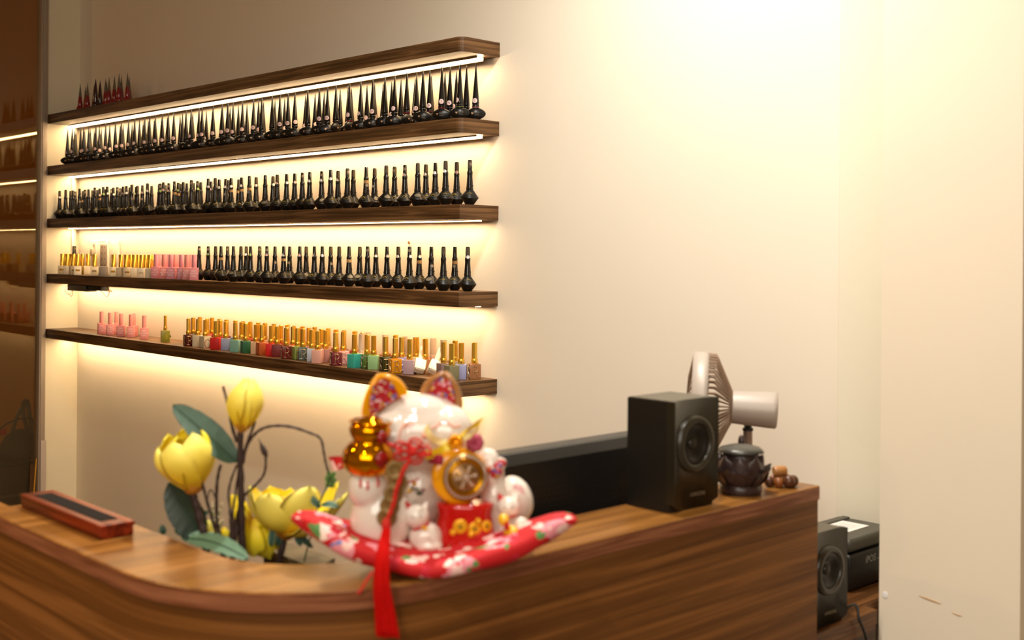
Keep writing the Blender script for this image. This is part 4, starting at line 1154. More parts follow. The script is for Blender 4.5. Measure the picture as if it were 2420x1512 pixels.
twig([(620, 1500), (655, 1340), (674, 1270)], .0050, .0042, .03, name='stem')

def petal_mat(name, tip, base, edge):
    m = bpy.data.materials.new(name); m.use_nodes = True; nt = m.node_tree; b = nt.nodes['Principled BSDF']; N = nt.nodes.new; L_ = nt.links.new
    uvn = N('ShaderNodeUVMap'); sp = N('ShaderNodeSeparateXYZ'); L_(uvn.outputs[0], sp.inputs[0])
    cr = N('ShaderNodeValToRGB'); e_ = cr.color_ramp.elements
    e_[0].position = .0; e_[0].color = srgb(base); e_[1].position = 1; e_[1].color = srgb(tip)
    x_ = e_.new(.25); x_.color = srgb(edge)
    L_(sp.outputs[1], cr.inputs[0]); L_(cr.outputs[0], b.inputs['Base Color'])
    b.inputs['Roughness'].default_value = .55
    b.inputs['Subsurface Weight'].default_value = .25; b.inputs['Subsurface Radius'].default_value = (.01, .008, .002)
    return m
pm1 = petal_mat('yellow_petal', '#fff27a', '#d8981c', '#ffdc30')
pm2 = petal_mat('bright_yellow_petal', '#ffea3c', '#e8b010', '#ffe010')
def petal(base, axis, outd, L_, W_, R0, R1, k, m, name='petal', sym=1.0, cup=.45, tipw=.0):
    """base point, axis and outward direction; R(s) bulges out and comes back by k"""
    axis = axis.normalized(); outd = (outd - axis * outd.dot(axis)).normalized(); side = axis.cross(outd)
    nu, nv = 10, 14; th = .0011
    b = MB(); uv = []
    for sh in (0, 1):
        vs = []
        for j in range(nv + 1):
            s = j / nv
            w = W_ * (math.sin(PI * (.05 + .80 * s)) ** .60) * math.sqrt(max(.003, 1 - (max(0, s - .72) / .28) ** 2))
            r = R0 + R1 * math.sin(PI * k * s)
            for i in range(nu + 1):
                x = (i / nu - .5) * 2
                p = base + axis * (L_ * s - .06 * L_ * x * x * s) + outd * (r - cup * w * x * x - sh * th) + side * (w * x)
                vs.append(p); uv.append((x * .5 + .5, s))
        b.add(vs, [(j * (nu + 1) + i, j * (nu + 1) + i + 1, (j + 1) * (nu + 1) + i + 1, (j + 1) * (nu + 1) + i) for j in range(nv) for i in range(nu)], 0, True)
    n_ = (nu + 1) * (nv + 1); bord = [i for i in range(nu + 1)] + [(j + 1) * (nu + 1) - 1 for j in range(1, nv + 1)] + [nv * (nu + 1) + i for i in range(nu - 1, -1, -1)] + [j * (nu + 1) for j in range(nv - 1, 0, -1)]
    for a_, c_ in zip(bord, bord[1:] + bord[:1]): b.f.append((a_, c_, c_ + n_, a_ + n_)); b.m.append(0); b.s.append(True)
    b.uv = uv
    return b.build(name, m, flow, og)
def ang(axis, deg):
    axis = axis.normalized(); u = RT - axis * RT.dot(axis); u.normalize(); w = axis.cross(u)
    return u * math.cos(rad(deg)) + w * math.sin(rad(deg))
calyx = mat('ochre_calyx', '#b8781e', .6, noise=.2)
def frustum(px0, py0, px1, py1, dd0=0, dd1=0): return pl(px0, py0, dd0), pl(px1, py1, dd1)
# top bud
B, T_ = frustum(571, 1016, 588, 893); axv = T_ - B; L_ = axv.length
for a_, k_, r_, w_ in ((200, .96, .018, .020), (290, .98, .017, .021), (20, .95, .018, .020), (110, .97, .016, .020), (250, .9, .021, .019), (330, .9, .021, .019)):
    petal(B, axv, ang(axv, a_), L_ * (1 if a_ != 250 else .97), w_, .003, r_, k_, pm1)
MB().lathe([(.0035, -.003), (.0105, .006), (.0125, .016), (.010, .026), (.0085, .028)], 14, B, axis=axv).build('calyx', calyx, flow, og)
# left flower, half open
B, T_ = frustum(458, 1158, 428, 1010); axv = T_ - B; L_ = axv.length
for i, (a_, k_, r_, w_, l_) in enumerate(((255, .78, .034, .027, .86), (318, .80, .034, .026, .92), (195, .72, .037, .026, .80), (20, .78, .032, .026, 1.0), (90, .80, .030, .028, 1.02), (150, .76, .032, .027, .95), (60, .92, .020, .022, .9), (170, .93, .018, .022, .9))):
    petal(B, axv, ang(axv, a_), L_ * l_, w_, .005, r_, k_, pm2 if i in (3, 4, 5, 6, 7) else pm1)
MB().lathe([(.005, -.005), (.0105, -.002), (.0135, .005), (.013, .010)], 14, B, axis=axv).build('calyx', calyx, flow, og)
# right flower, wide open
B = pl(676, 1262, .03); axv = Vector((0, 0, 1)) + RT * .12 - FW * .12
for i, (dx, dy, dz_, w_, cu) in enumerate(((-88, -118, .00, .026, .5), (-38, -118, .05, .028, .4), (10, -112, .02, .026, .45), (55, -118, -.035, .034, .5), (125, -128, .03, .022, .3), (150, -104, -.01, .024, .35), (-40, -100, -.045, .032, .5), (95, -60, -.03, .026, .4))):
    tipp = pl(676 + dx, 1262 + dy, .03 + dz_); d_ = tipp - B
    hor = Vector((d_.x, d_.y, 0)); 
    if hor.length < .004: hor = FW * .01
    aa = d_.normalized(); od = (hor.normalized() - Vector((0, 0, .35)))
    petal(B, aa, od, d_.length, w_, .002, .017, 1.0, pm2 if i in (1, 2, 4) else pm1, cup=cu)
MB().lathe([(.004, -.008), (.011, -.003), (.016, .004)], 14, B, axis=axv).build('calyx', calyx, flow, og)
# drooping lower petals of a fourth flower
B = pl(590, 1235, .03)
for (tx, ty, dz_, w_) in ((545, 1168, .04, .012), (600, 1318, .0, .020), (640, 1322, .02, .018), (560, 1250, .0, .013), (672, 1300, .04, .012), (553, 1185, .03, .014), (625, 1250, .01, .016)):
    tipp = pl(tx, ty, .03 + dz_); d_ = tipp - B
    petal(B, d_, -FW + RT * random.uniform(-.3, .3), d_.length, w_, .0, .008, 1.0, pm2, cup=.3)
B = pl(500, 1272, .02)
for (tx, ty, w_) in ((484, 1228, .012), (512, 1240, .008), (526, 1262, .008)):
    d_ = pl(tx, ty, .02) - B; petal(B, d_, -FW, d_.length, w_, .0, .004, 1.0, pm1, cup=.3)
for (x_, y_, dx_, dy_) in ((526, 1246, 12, 24), (534, 1268, 14, 26), (522, 1290, 18, 20)):
    b0 = pl(x_, y_, .0); d_ = pl(x_ + dx_, y_ + dy_, .0) - b0; petal(b0, d_, -FW, d_.length, .005, 0, .002, 1.0, pm2, cup=.3)
# leaves
def leafmat(name, a_, b_):
    return wood(name, a_, b_, None, (6, 30, 30), .45)
lf1 = mat('dark_green_leaf', '#3a5a44', .5, noise=.35, nscale=40); lf2 = mat('deep_green_leaf', '#1f3524', .38, noise=.4, nscale=50); lf3 = mat('grey_green_leaf', '#5a7c62', .55, noise=.2, nscale=40)
vein = mat('leaf_vein', '#24402c', .5)
def leaf(b0, b1, W_, nrm, m, bend=.0, cup=.25, name='leaf', wp=.55):
    ax_ = b1 - b0; L_ = ax_.length; ax_.normalize(); nrm = (nrm - ax_ * nrm.dot(ax_)).normalized(); sd = ax_.cross(nrm)
    b = MB()
    for sh in (0, .0008):
        def fn(u, v):
            x = (u - .5) * 2
            w = W_ * math.sin(PI * v ** .85) ** wp * (1 if v < .98 else .5)
            if v < .04: w *= .3
            return b0 + ax_ * L_ * v + nrm * (bend * math.sin(PI * v) + cup * w * abs(x) ** 1.5 - sh + .0012 * math.sin(v * 40 + abs(x) * 5) * abs(x)) + sd * w * x
        b.grid(fn, 8, 18)
    o_ = b.build(name, m, flow, og)
    pts = [b0 + ax_ * L_ * v + nrm * (bend * math.sin(PI * v) + .0008) for v in [i / 10 for i in range(11)]]
    MB().tube(pts, [.0012 * (1 - .07 * i) for i in range(11)], 5).build('vein', vein, o_, og)
leaf(pl(560, 1092), pl(408, 956, .01), .0190, -FW + UP * .5 + RT * .35, lf1, .006, .15)
leaf(pl(478, 1268, .015), pl(398, 1140, .03), .0240, -FW + UP * .1 + RT * -.1, lf2, .004, .12)
leaf(pl(446, 1272, -.03), pl(588, 1322, -.09), .0150, UP + -FW * .5, lf3, .008, .12)
leaf(pl(545, 1300, -.0), pl(446, 1262, .0), .0135, UP - FW * .5, lf3, .004, .1)
for (x0_, y0_, x1_, y1_, m_) in ((440, 1262, 412, 1252, lf1), (456, 1275, 428, 1268, lf3), (470, 1225, 492, 1208, lf3), (640, 1290, 648, 1240, lf3), (655, 1290, 668, 1252, lf1), (690, 1250, 740, 1295, lf1), (700, 1262, 712, 1290, lf3), (388, 1262, 382, 1240, lf1)):
    leaf(pl(x0_, y0_, .03), pl(x1_, y1_, .03), .0048, -FW + UP * .4, m_, .002, .1)
gs = mat('fresh_green_stem', '#6f9a3a', .5)
MB().tube(smooth_path([pl(781, 1128), pl(772, 1150), pl(757, 1185), pl(742, 1225), pl(735, 1262, .02), pl(700, 1400, .03)]), .0012, 6).build('sprig_stem', mat('dark_green_stem', '#3f5a34', .5), flow, og)
for (x0_, y0_, x1_, y1_) in ((780, 1135, 776, 1112), (781, 1132, 792, 1115), (779, 1140, 770, 1125), (783, 1140, 794, 1130), (780, 1150, 790, 1142), (778, 1148, 770, 1142)):
    leaf(pl(x0_, y0_), pl(x1_, y1_), .0036, -FW, gs, .001, .1)
leaf(pl(757, 1200), pl(730, 1168), .0048, -FW + UP * .4, lf3, .002, .1); leaf(pl(760, 1193), pl(800, 1197), .0062, -FW * .6 + UP, lf3, .003, .1)
b = MB(); b2 = MB()
for i in range(22):
    p0 = pl(510, 1290, .03); p1 = pl(495 + 35 * random.random(), 1188 + 55 * random.random(), .03 + random.uniform(-.02, .02))
    b2.tube([p0, (p0 + p1) / 2 + RT * .004 * random.uniform(-1, 1), p1], .0004, 4); b.ell(p1, .0016, 0, 8, 6)
b2.build('gypsophila_stems', gs, flow, og); b.build('gypsophila_blossoms', mat('cream_white_blossom', '#e2d2b0', .6), flow, og)

# ================================================================== CUSHION, LUCKY CAT, TASSEL
DC = 1.428
cc = at(1030, 1324, DC); cc.z = CT
def ct(px, py, dd=0): return at(px, py, DC + dd)
def rw(v):                       # figurine axes (right, away, up) -> world
    return RT * v[0] + FW * v[1] + UP * v[2]
fabric = floral('red_floral_brocade', '#c0060e', [('#e8909c', 21, .40), ('#f4c8c0', 34, .28), ('#5a8a4a', 26, .20), ('#f8e0d4', 38, .25), ('#c81830', 40, .30), ('#5a78b8', 22, .13)], .7)
kf = floral('kimono_brocade', '#b01018', [('#e6a4b4', 120, .33), ('#5a5a9c', 90, .30), ('#f0d8c0', 150, .25), ('#c9a030', 80, .20)], .35)
b = MB()
HW, HD = .170, .062
def cush(u, v):
    # u: around, v: from bottom pole to top pole
    a = 2 * PI * u; t = PI * v
    x = math.cos(a); y = math.sin(a)
    ex = .52
    sx = math.copysign(abs(x) ** ex, x) ; sy = math.copysign(abs(y) ** ex, y)
    rr = math.sin(t) ** .45
    # pointed ends on the left and right
    px_ = x * rr; 
    X = HW * (abs(px_) ** .9) * math.copysign(1, px_)
    tap = (1 - abs(px_) ** 5) ** .6 if abs(px_) < 1 else 0
    Y = HD * sy * rr * (.15 + .85 * tap) * (1 - .35 * abs(px_))
    Z = -math.cos(t)
    th = (.0115 + .0075 * abs(px_)) * (.25 + .75 * tap)
    z = th * (math.copysign(abs(Z) ** .8, Z) + 1) + .052 * abs(X / HW) ** 2.0 - .004
    z += .0022 * math.sin(9 * a) * rr * (1 - rr * .3)
    return cc + rw((X + .000, Y - .040, z + .0048))
b.grid(cush, 64, 20)
zmin = min(v[2] for v in b.v); b.v = [(v[0], v[1], v[2] - zmin + CT + .0003) for v in b.v]
cu = b.build('cushion', fabric, None, cc); tag(cu, 'red floral brocade cushion with upturned tips under the lucky cat', 'cushion')
b = MB()
pe = ct(700, 1240, .03); 

fig = empty('lucky_cat_figurine', cc + rw((0, 0, .030)), 0, 'white porcelain lucky cat figurine with gold gourd and kittens on a red cushion', 'figurine')
fo = fig.location
por = mat('white_glazed_porcelain', '#e8dcd0', .1, coat=.6, spec=.6)
peach = por
goldc = mat('gold_mirror_glaze', '#d98e06', .06, metal=1)
yel = mat('yellow_orange_glaze', '#f5a400', .15, coat=.5); redg = mat('red_glaze', '#c00c08', .12, coat=.6)
brn = mat('tan_brown_glaze', '#a8713c', .2, coat=.5)
salm = mat('salmon_line_glaze', '#e79c84', .3); redl = mat('red_line_glaze', '#c8281c', .3)
s1 = DC / FPX      # metres per pixel at the figurine
def E(px, py, rx, ry, rd, dd=0, rot=0):
    """ellipsoid spec: centre, px radii, depth radius (px)"""
    q = Matrix((RT, FW, UP)).transposed().to_quaternion() @ Quaternion((0, 1, 0), rad(rot))
    return dict(c=ct(px, py, dd), r=(rx * s1, rd * s1, ry * s1), q=q)
def body_union(name, els, m, parent=fig):
    """several lumps fused into one continuous skin"""
    b = MB()
    for e_ in els: b.ell(e_['c'], e_['r'], 0, 24, 16, q=e_['q'])
    ob = b.build(name, m, parent, fo)
    r_ = ob.modifiers.new('fuse', 'REMESH'); r_.mode = 'VOXEL'; r_.voxel_size = .0022; r_.use_smooth_shade = True
    sm = ob.modifiers.new('soften', 'SMOOTH'); sm.iterations = 6; sm.factor = .6
    return ob
# the big cat: head, torso, paws, haunch and tail mound as one glazed body
body_union('body', [
    E(992, 1020, 122, 92, 92, .02), E(930, 1028, 60, 62, 66, .00), E(1060, 1020, 58, 66, 66, .01), E(990, 975, 86, 46, 66, .015),
    E(1010, 1150, 118, 110, 70, .06), E(1020, 1240, 140, 84, 80, .07),
    E(900, 1228, 72, 84, 56, -.030), E(868, 1150, 46, 50, 44, -.038), E(985, 1170, 60, 90, 50, .02),
    E(1168, 1200, 34, 100, 44, .01), E(1160, 1105, 22, 46, 30, .0), E(1220, 1176, 40, 56, 52, .045, -24), E(1212, 1235, 40, 60, 46, .05),
], por)
# ears
def ear(pL, pT, pR, m_out, m_in, lean, dd):
    A_, T__, C_ = ct(*pL, dd), ct(*pT, dd - .004), ct(*pR, dd)
    b = MB(); n_ = 14
    mid = (A_ + C_) / 2; fw = -FW
    def outer(u, v):
        # v 0 base -> 1 tip ; u across
        x = (u - .5) * 2; basep = A_ + (C_ - A_) * u
        w = (1 - v ** 1.9)
        c_ = mid + (T__ - mid) * v
        side_ = (C_ - A_) * .5
        return c_ + side_ * x * (w ** .75 if w > 0 else 0) + FW * (.018 * (1 - x * x) * (1 - v * .6))
    b.grid(outer, 14, 14)
    b.grid(lambda u, v: outer(u, v) - FW * (.010 + .012 * (1 - ((u - .5) * 2) ** 2) * (1 - v * .6)), 14, 14)
    rim = [outer(0, v / 14) - FW * .006 for v in range(14)] + [outer(.5, 1) - FW * .006] + [outer(1, v / 14) - FW * .006 for v in range(13, -1, -1)]
    b.tube(rim, .0042, 8)
    ob = b.build('ear', m_out, fig, fo)
    b = MB(); b.grid(lambda u, v: mid * (1 - .98) + mid * 0 + (mid + (outer(.5 + (u - .5) * .72, v * .84) - mid)) * 1.0 - mid * (1 - .98) - FW * (.0125 + .012 * (1 - ((u - .5) * 1.4) ** 2) * (1 - v * .6)) + (T__ - mid) * .03, 12, 12)
    b.build('ear_lining', m_in, ob, fo)
ear((866, 990), (896, 890), (958, 930), yel, kf, 0, .0)
ear((1000, 930), (1054, 884), (1086, 962), brn, kf, 0, .03)
# the face: closed smiling eyes, nose, mouth
def face_line(pxs, r, m_, dd, name):
    pts = smooth_path([ct(x, y, dd) for x, y in pxs]); MB().tube(pts, r, 6).build(name, m_, fig, fo)
bpy.context.view_layer.update()
_dg = bpy.context.evaluated_depsgraph_get()
_bo = [c for c in fig.children if c.name.startswith('body')][0].evaluated_get(_dg)
def on_body(px, py, lift=.0004):
    o_ = CAM - (_bo.matrix_world.translation); r_ = ray(px, py).normalized()
    ok, loc_, nr, _ = _bo.ray_cast(o_, r_)
    if not ok: return ct(px, py, -.03)
    return loc_ + _bo.matrix_world.translation + nr * lift
def skin_line(pxs, r, m_, name):
    pts = smooth_path([on_body(*p) for p in pxs], 3); return MB().tube(pts, r, 6).build(name, m_, fig, fo)
skin_line([(1018, 1012), (1032, 1008), (1042, 998), (1052, 994), (1062, 1002), (1074, 1009), (1088, 1006)], .0011, salm, 'closed_eye')
skin_line([(942, 1046), (945, 1022), (954, 1005), (968, 998), (978, 1004)], .0011, salm, 'closed_eye')
skin_line([(956, 1012), (964, 1006), (972, 1010)], .0009, salm, 'eyelash')
p = on_body(1002, 1030); MB().ell(p, (.004, .003, .003)).build('nose', salm, fig, fo)
skin_line([(985, 1043), (993, 1050), (1002, 1044), (1011, 1050), (1019, 1041)], .0008, salm, 'mouth')
for px_, hy in ((852, 1142), (868, 1147), (892, 1140)): skin_line([(px_, hy - 10), (px_ + 1, hy), (px_, hy + 10)], .0017, redl, 'toe_mark')
skin_line([(963, 1140), (978, 1136), (990, 1131)], .0012, redl, 'neckline')
for (px_, py_, c_, r_) in ((980, 1143, '#e0a020', .003), (968, 1160, '#e6b83c', .0032), (990, 1165, '#4a5a3a', .0034), (975, 1155, '#5a4a3a', .002), (1000, 1158, '#9a4a5a', .0026), (996, 1166, '#3a2c2c', .002), (984, 1156, '#5c6a4a', .0022)):
    MB().ell(on_body(px_, py_, 0), (r_, r_, r_ * .8), 0, 10, 6).build('flower_dab', mat('dab_' + c_[1:], c_, .3), fig, fo)
# gold gourd with red medallions, held on the left paw
g = MB()
gx_, gd = 870, -.040
cg = ct(868, 1122, gd)
g.lathe([(.012 * 1, -.002), (.020, .001), (.0285, .008), (.0312, .018), (.0300, .028), (.0245, .0365), (.0190, .0400), (.0215, .0440), (.0245, .0500), (.0248, .0560), (.0215, .0615), (.0150, .0645), (.0140, .0655), (.0120, .0680), (.0070, .0700), (.0001, .0712)], 40, cg, axis=UP + RT * .06, capt=False)
gourd = g.build('gourd', goldc, fig, fo)
g = MB().lathe([(.0250, .0615), (.0262, .0632), (.0225, .0650)], 36, cg, axis=UP + RT * .06, capb=False, capt=False); g.build('gourd_band', goldc, gourd, fo)
for px_, py_, r_ in ((903, 1086, .0090), (904, 1034, .0070)):
    p = ct(px_, py_, gd - .026)
    MB().lathe([(r_, 0), (r_ * .9, .0018), (.0001, .0028)], 24, p, axis=-FW * .8 + RT * .6, capt=False).build('medallion', mat('dark_red_medallion', '#8c0a08', .25), gourd, fo)
# orange drum ring with crystal-studded gold disc
c = ct(1090, 1126, -.028); axd = (-FW * .94 + RT * .30 + UP * .06).normalized()
MB().lathe([(.0300, -.012), (.0335, -.008), (.0335, .003), (.0300, .006), (.024, .006)], 44, c - axd * .006 - RT * .001, axis=axd, sx=1, sy=1).build('orange_drum', yel, fig, fo)
c2 = c + axd * .002 + RT * .004
cry = mat('crystal_rhinestone', '#e2cdb8', .08, metal=.6); gd2 = mat('gold_filigree', '#c89018', .2, metal=1)
dsc = MB().lathe([(.0275, 0), (.0275, .003), (.0001, .0035)], 40, c2, axis=axd, capt=False).build('crystal_disc', mat('bronze_backing', '#a87e4c', .3, metal=.6), fig, fo)
q_ = Vector((0, 0, 1)).rotation_difference(axd)
b = MB()
b.tube([c2 + q_ @ Vector((.0205 * math.cos(2 * PI * i / 40), .0205 * math.sin(2 * PI * i / 40), .0042)) for i in range(40)], .0017, 8, closed=True)
b.tube([c2 + q_ @ Vector((.0185 * math.cos(2 * PI * i / 40), .0185 * math.sin(2 * PI * i / 40), .0036)) for i in range(40)], .0014, 8, closed=True)
b.build('gold_ring', gd2, dsc, fo)
b = MB()
for i in range(30):
    a = 2 * PI * i / 30; b.ell(c2 + q_ @ Vector((.0243 * math.cos(a), .0243 * math.sin(a), .0042)), .0020, 0, 6, 4)
b.build('crystals', cry, dsc, fo)
b = MB()
for k in range(6):
    a = PI / 3 * k + .2
    for rr_ in (.005, .009, .0125):
        b.ell(c2 + q_ @ Vector((rr_ * math.cos(a), rr_ * math.sin(a), .0044)), .0019, 0, 6, 4)
b.ell(c2 + q_ @ Vector((0, 0, .0045)), .0030, 0, 8, 6); b.build('star_crystals', cry, dsc, fo)
b = MB()
for k in range(6):
    a = PI / 3 * (k + .5) + .2; b.ell(c2 + q_ @ Vector((.0125 * math.cos(a), .0125 * math.sin(a), .0035)), (.0022, .0022, .0012), 0, 8, 6)
b.build('dark_gaps', mat('dark_bronze', '#38220c', .4), dsc, fo)
# red money bag with three gold coins and a blue-grey wave hem
c = ct(1098, 1300, -.022)
b = MB(); n_ = 36
prof = [(.030, .0), (.0365, .004), (.0370, .016), (.0340, .032), (.0315, .044), (.0335, .052), (.0345, .057), (.030, .058)]
b.lathe(prof, n_, c, sx=1, sy=.62, axis=None)
vs = []; ca_, sa_ = RT.x, RT.y
b.v = [tuple(c + RT * (v[0] - c.x) + FW * (v[1] - c.y) + UP * (v[2] - c.z)) for v in b.v]
bag = b.build('money_bag', redg, fig, fo)
coin = mat('gold_coin_glaze', '#f0b020', .25, metal=.3); cdark = mat('coin_centre_green', '#4a5a14', .4)
for i, (px_, py_, r_) in enumerate(((1088, 1244, .0085), (1122, 1249, .0078), (1150, 1243, .0066))):
    p = ct(px_, py_, -.022 - .0225 + .0035 * i); axc = (-FW + RT * (.05 + .22 * i)).normalized()
    co = MB().lathe([(r_, -.001), (r_, .0012), (r_ * .8, .0018), (.0001, .0014)], 22, p, axis=axc, capt=False).build('coin', coin, bag, fo)
    MB().box((0, 0, 0), (.0034, .0034, .001)).build('square_hole', cdark, co).location = (0, 0, 0)
    ho = [c_ for c_ in COL.objects if c_.parent == co][-1]; ho.location = p + axc * .0019 - fo; ho.rotation_euler = axc.to_track_quat('Z', 'Y').to_euler()
for i, (px_, py_) in enumerate(((1070, 1258), (1130, 1232), (1112, 1262))):
    p = ct(px_, py_, -.043); MB().ell(p, (.0046, .0030, .0040)).build('coin', coin, bag, fo)
b = MB()
for i, (px_, py_, r_) in enumerate(((1052, 1296, 12), (1072, 1292, 13), (1092, 1285, 15), (1112, 1288, 13), (1132, 1283, 14), (1152, 1278, 13), (1062, 1300, 11), (1102, 1296, 12), (1142, 1290, 11))):
    e_ = E(px_, py_, r_, r_ * .72, 10, -.041 + abs(px_ - 1098) * .00016); b.ell(e_['c'], e_['r'], 0, 14, 8, q=e_['q'])
b.build('wave_hem', mat('grey_blue_wave_glaze', '#77788c', .35), bag, fo)
MB().ell(ct(1176, 1284, -.03), .0062).build('blue_ball', mat('cobalt_glaze', '#1c2a6c', .15, coat=.5), fig, fo)
# kittens
def kitten(hx, hy, hr, bx, by, brx, bry, dd, tilt_=0, earc=redg):
    k = body_union('kitten', [E(hx, hy, hr * 1.1, hr, hr, dd), E(bx, by, brx, bry, brx * .8, dd + .004), E(bx + 6, by + bry * .55, brx * .9, bry * .4, brx * .7, dd)], por)
    for sx in (-1, 1):
        p = ct(hx + sx * hr * .72, hy - hr * .78, dd + .003)
        MB().lathe([(.0048, -.003), (.0040, .002), (.0004, .008)], 12, p, axis=UP + RT * sx * .5).build('kitten_ear', earc if sx < 0 else por, k, fo)
    ring_ = []
    for i in range(24):
        a = 2 * PI * i / 24; ring_.append(ct(hx + (bx - hx) * .45, hy + hr * .88, dd) + (RT * math.cos(a) * (1) + FW * math.sin(a)) * hr * .68 * s1 + UP * (.004 * math.cos(a)))
    MB().tube(ring_, .0017, 6, closed=True).build('collar', redg, k, fo)
    for sx in (-.35, .35):
        MB().ell(ct(hx + sx * hr, hy + hr * .05, dd - hr * s1 * .93), (.0010, .0008, .0010), 0, 8, 6).build('eye', mat('black_eye_glaze', '#1a1210', .2), k, fo)
    return k
k1 = kitten(985, 1219, 27, 1006, 1268, 40, 36, -.040)
MB().ell(ct(1003, 1248, -.066), (.0060, .002, .0025)).build('gold_bell', coin, k1, fo)
k2 = kitten(1202, 1198, 25, 1205, 1252, 30, 30, -.020)
MB().ell(ct(1190, 1228, -.044), (.0075, .006, .0072)).build('yellow_gourd', mat('lemon_glaze', '#f0c020', .2, coat=.5), k2, fo)
MB().ell(ct(1208, 1258, -.046), (.0105, .007, .0088)).build('yellow_gourd', mat('lemon_glaze', '#f0c020', .2, coat=.5), k2, fo)
MB().ell(ct(1232, 1240, -.030), (.0088, .009, .0092)).build('paw', por, k2, fo)
MB().ell(ct(1198, 1243, -.054), (.0045, .002, .0055)).build('red_tie', redg, k2, fo)
k3 = body_union('kitten', [E(1152, 1082, 25, 24, 24, .0), E(1184, 1094, 15, 14, 14, .004), E(1168, 1120, 26, 30, 22, .01)], por)
b = MB(); 
for i, (x_, y_) in enumerate(((1146, 1108), (1160, 1104), (1174, 1096), (1186, 1088))): 
    e_ = E(x_, y_ + 6, 11, 9, 8, -.016 + .002 * i); b.ell(e_['c'], e_['r'], 0, 12, 8, q=e_['q'])
e_ = E(1172, 1118, 16, 12, 10, -.012, -20); b.ell(e_['c'], e_['r'], 0, 12, 8, q=e_['q'])
b.build('scarf', kf, k3, fo)
e_ = E(1221, 1160, 13, 19, 4, -.0, -28); p = on_body(1226, 1158, -.001)
MB().ell(p, (13 * s1, 3 * s1, 19 * s1), 0, 16, 10, q=e_['q']).build('pink_patch', mat('pink_patch_glaze', '#ecc0c0', .2, coat=.4), fig, fo)
# ribbon bow with gold bells and pink knot at the cat's neck
yr = mat('yellow_satin_ribbon', '#eecb1c', .35, sub=.1)
def ribbon(pxs, wid, m_, name, parent, dirn=UP, dd=-.04):
    pts = smooth_path([ct(x, y, dd + (z if True else 0)) for x, y, z in pxs])
    b = MB(); n_ = len(pts)
    for off in (0, .0007):
        vs = []
        for i, p_ in enumerate(pts):
            for k_ in (-1, 0, 1): vs.append(p_ + dirn * wid * k_ + FW * (off + .002 * math.sin(i * .7) * k_))
        b.add(vs, [(3 * i + j, 3 * i + j + 1, 3 * i + j + 4, 3 * i + j + 3) for i in range(n_ - 1) for j in (0, 1)], 0, True)
    return b.build(name, m_, parent, fo)
bow = MB().ell(ct(1076, 1046, -.045), (.0070, .0055, .0065)).build('gold_bell_cluster', mat('gold_bead', '#f0a010', .15, metal=.8), fig, fo)
b = MB()
for i in range(9):
    a = i * .7; b.ell(ct(1076 + 13 * math.cos(a), 1044 + 12 * math.sin(a), -.050), .0032, 0, 8, 6)
b.build('gold_beads', mat('gold_bead', '#f0a010', .15, metal=.8), bow, fo)
ribbon([(1078, 1040, 0), (1098, 1022, -.004), (1120, 1006, 0), (1138, 996, .004)], .0058, yr, 'ribbon_loop', bow, (UP + RT * .6).normalized())
ribbon([(1076, 1048, 0), (1050, 1058, -.004), (1030, 1070, 0), (1004, 1076, .006)], .0050, yr, 'ribbon_loop', bow, (UP - RT * .2).normalized())
ribbon([(1070, 1042, 0), (1040, 1044, .0), (1018, 1032, 0), (1008, 1010, .002), (1016, 998, .004)], .0040, mat('pale_yellow_organza', '#ecd488', .5), 'ribbon_loop', bow, (UP + RT).normalized())
ribbon([(1085, 1036, 0), (1110, 1030, .0), (1128, 1014, 0), (1136, 1000, .002)], .0034, mat('pale_yellow_organza', '#ecd488', .5), 'ribbon_tail', bow, (UP + RT * .2).normalized())
b = MB()
for i in range(7):
    a = i * .9; b.ell(ct(1122 + 11 * math.cos(a), 1046 + 12 * math.sin(a), -.02), .0058, 0, 10, 6)
b.build('pink_knot', mat('pink_cloth_knot', '#c8506c', .7, noise=.5, nscale=400), bow, fo)
MB().rbox(ct(1030, 1084, -.035), (.022, .008, .012), .003).build('crimson_cloth', mat('crimson_cloth', '#a01838', .6), bow, fo)
# red floral cloth corner sticking out behind the gourd
b = MB(); A_, B_, C_ = ct(776, 1080, .02), ct(786, 1112, .02), ct(840, 1078, .01); D_ = ct(836, 1100, .01)
b.grid(lambda u, v: (A_ * (1 - v) + B_ * v) * (1 - u) + (C_ * (1 - v) + D_ * v) * u + FW * .004 * math.sin(u * 5 + v * 3), 8, 6)
b.grid(lambda u, v: (A_ * (1 - v) + B_ * v) * (1 - u) + (C_ * (1 - v) + D_ * v) * u + FW * (.004 * math.sin(u * 5 + v * 3) + .0012), 8, 6)
b.build('cloth_corner', fabric, fig, fo)

# hanging charm: red knot, old coins, cord and tassel
ts = empty('tassel_charm', ct(972, 1062, -.062), 0, 'red knotted charm with bronze coins and a long red tassel hanging over the ledge', 'tassel')
to = ts.location
rc = mat('bright_red_silk_cord', '#c81606', .65); rd = mat('deep_red_tassel_silk', '#c40a04', .8, spec=.1, noise=.35, nscale=300)
b = MB()
for i in range(5):
    a0 = 2 * PI * i / 5
    for k_ in range(2):
        pts = []
        for j in range(15):
            t = 2 * PI * j / 14; rr_ = (.0068 + .003 * k_) * (1 + math.cos(t))
            pts.append(ct(972, 1066, -.062 - .002 * k_) + (RT * math.cos(a0 + .55 * math.sin(t)) * 1.25 + UP * math.sin(a0 + .55 * math.sin(t)) * .85) * rr_ * .92 + FW * .003 * math.sin(2 * t))
        b.tube(pts, .0016, 6)
b.ell(ct(972, 1066, -.062), (.009, .005, .007), 0, 12, 8)
b.build('knot', rc, ts, to)
b = MB(); b.tube([ct(900, 1040, -.05), ct(930, 1054, -.058), ct(950, 1062, -.062)], .0022, 6); b.tube([ct(990, 1066, -.062), ct(1010, 1072, -.058), ct(1020, 1076, -.05)], .0020, 6); b.build('neck_cord', rc, ts, to)
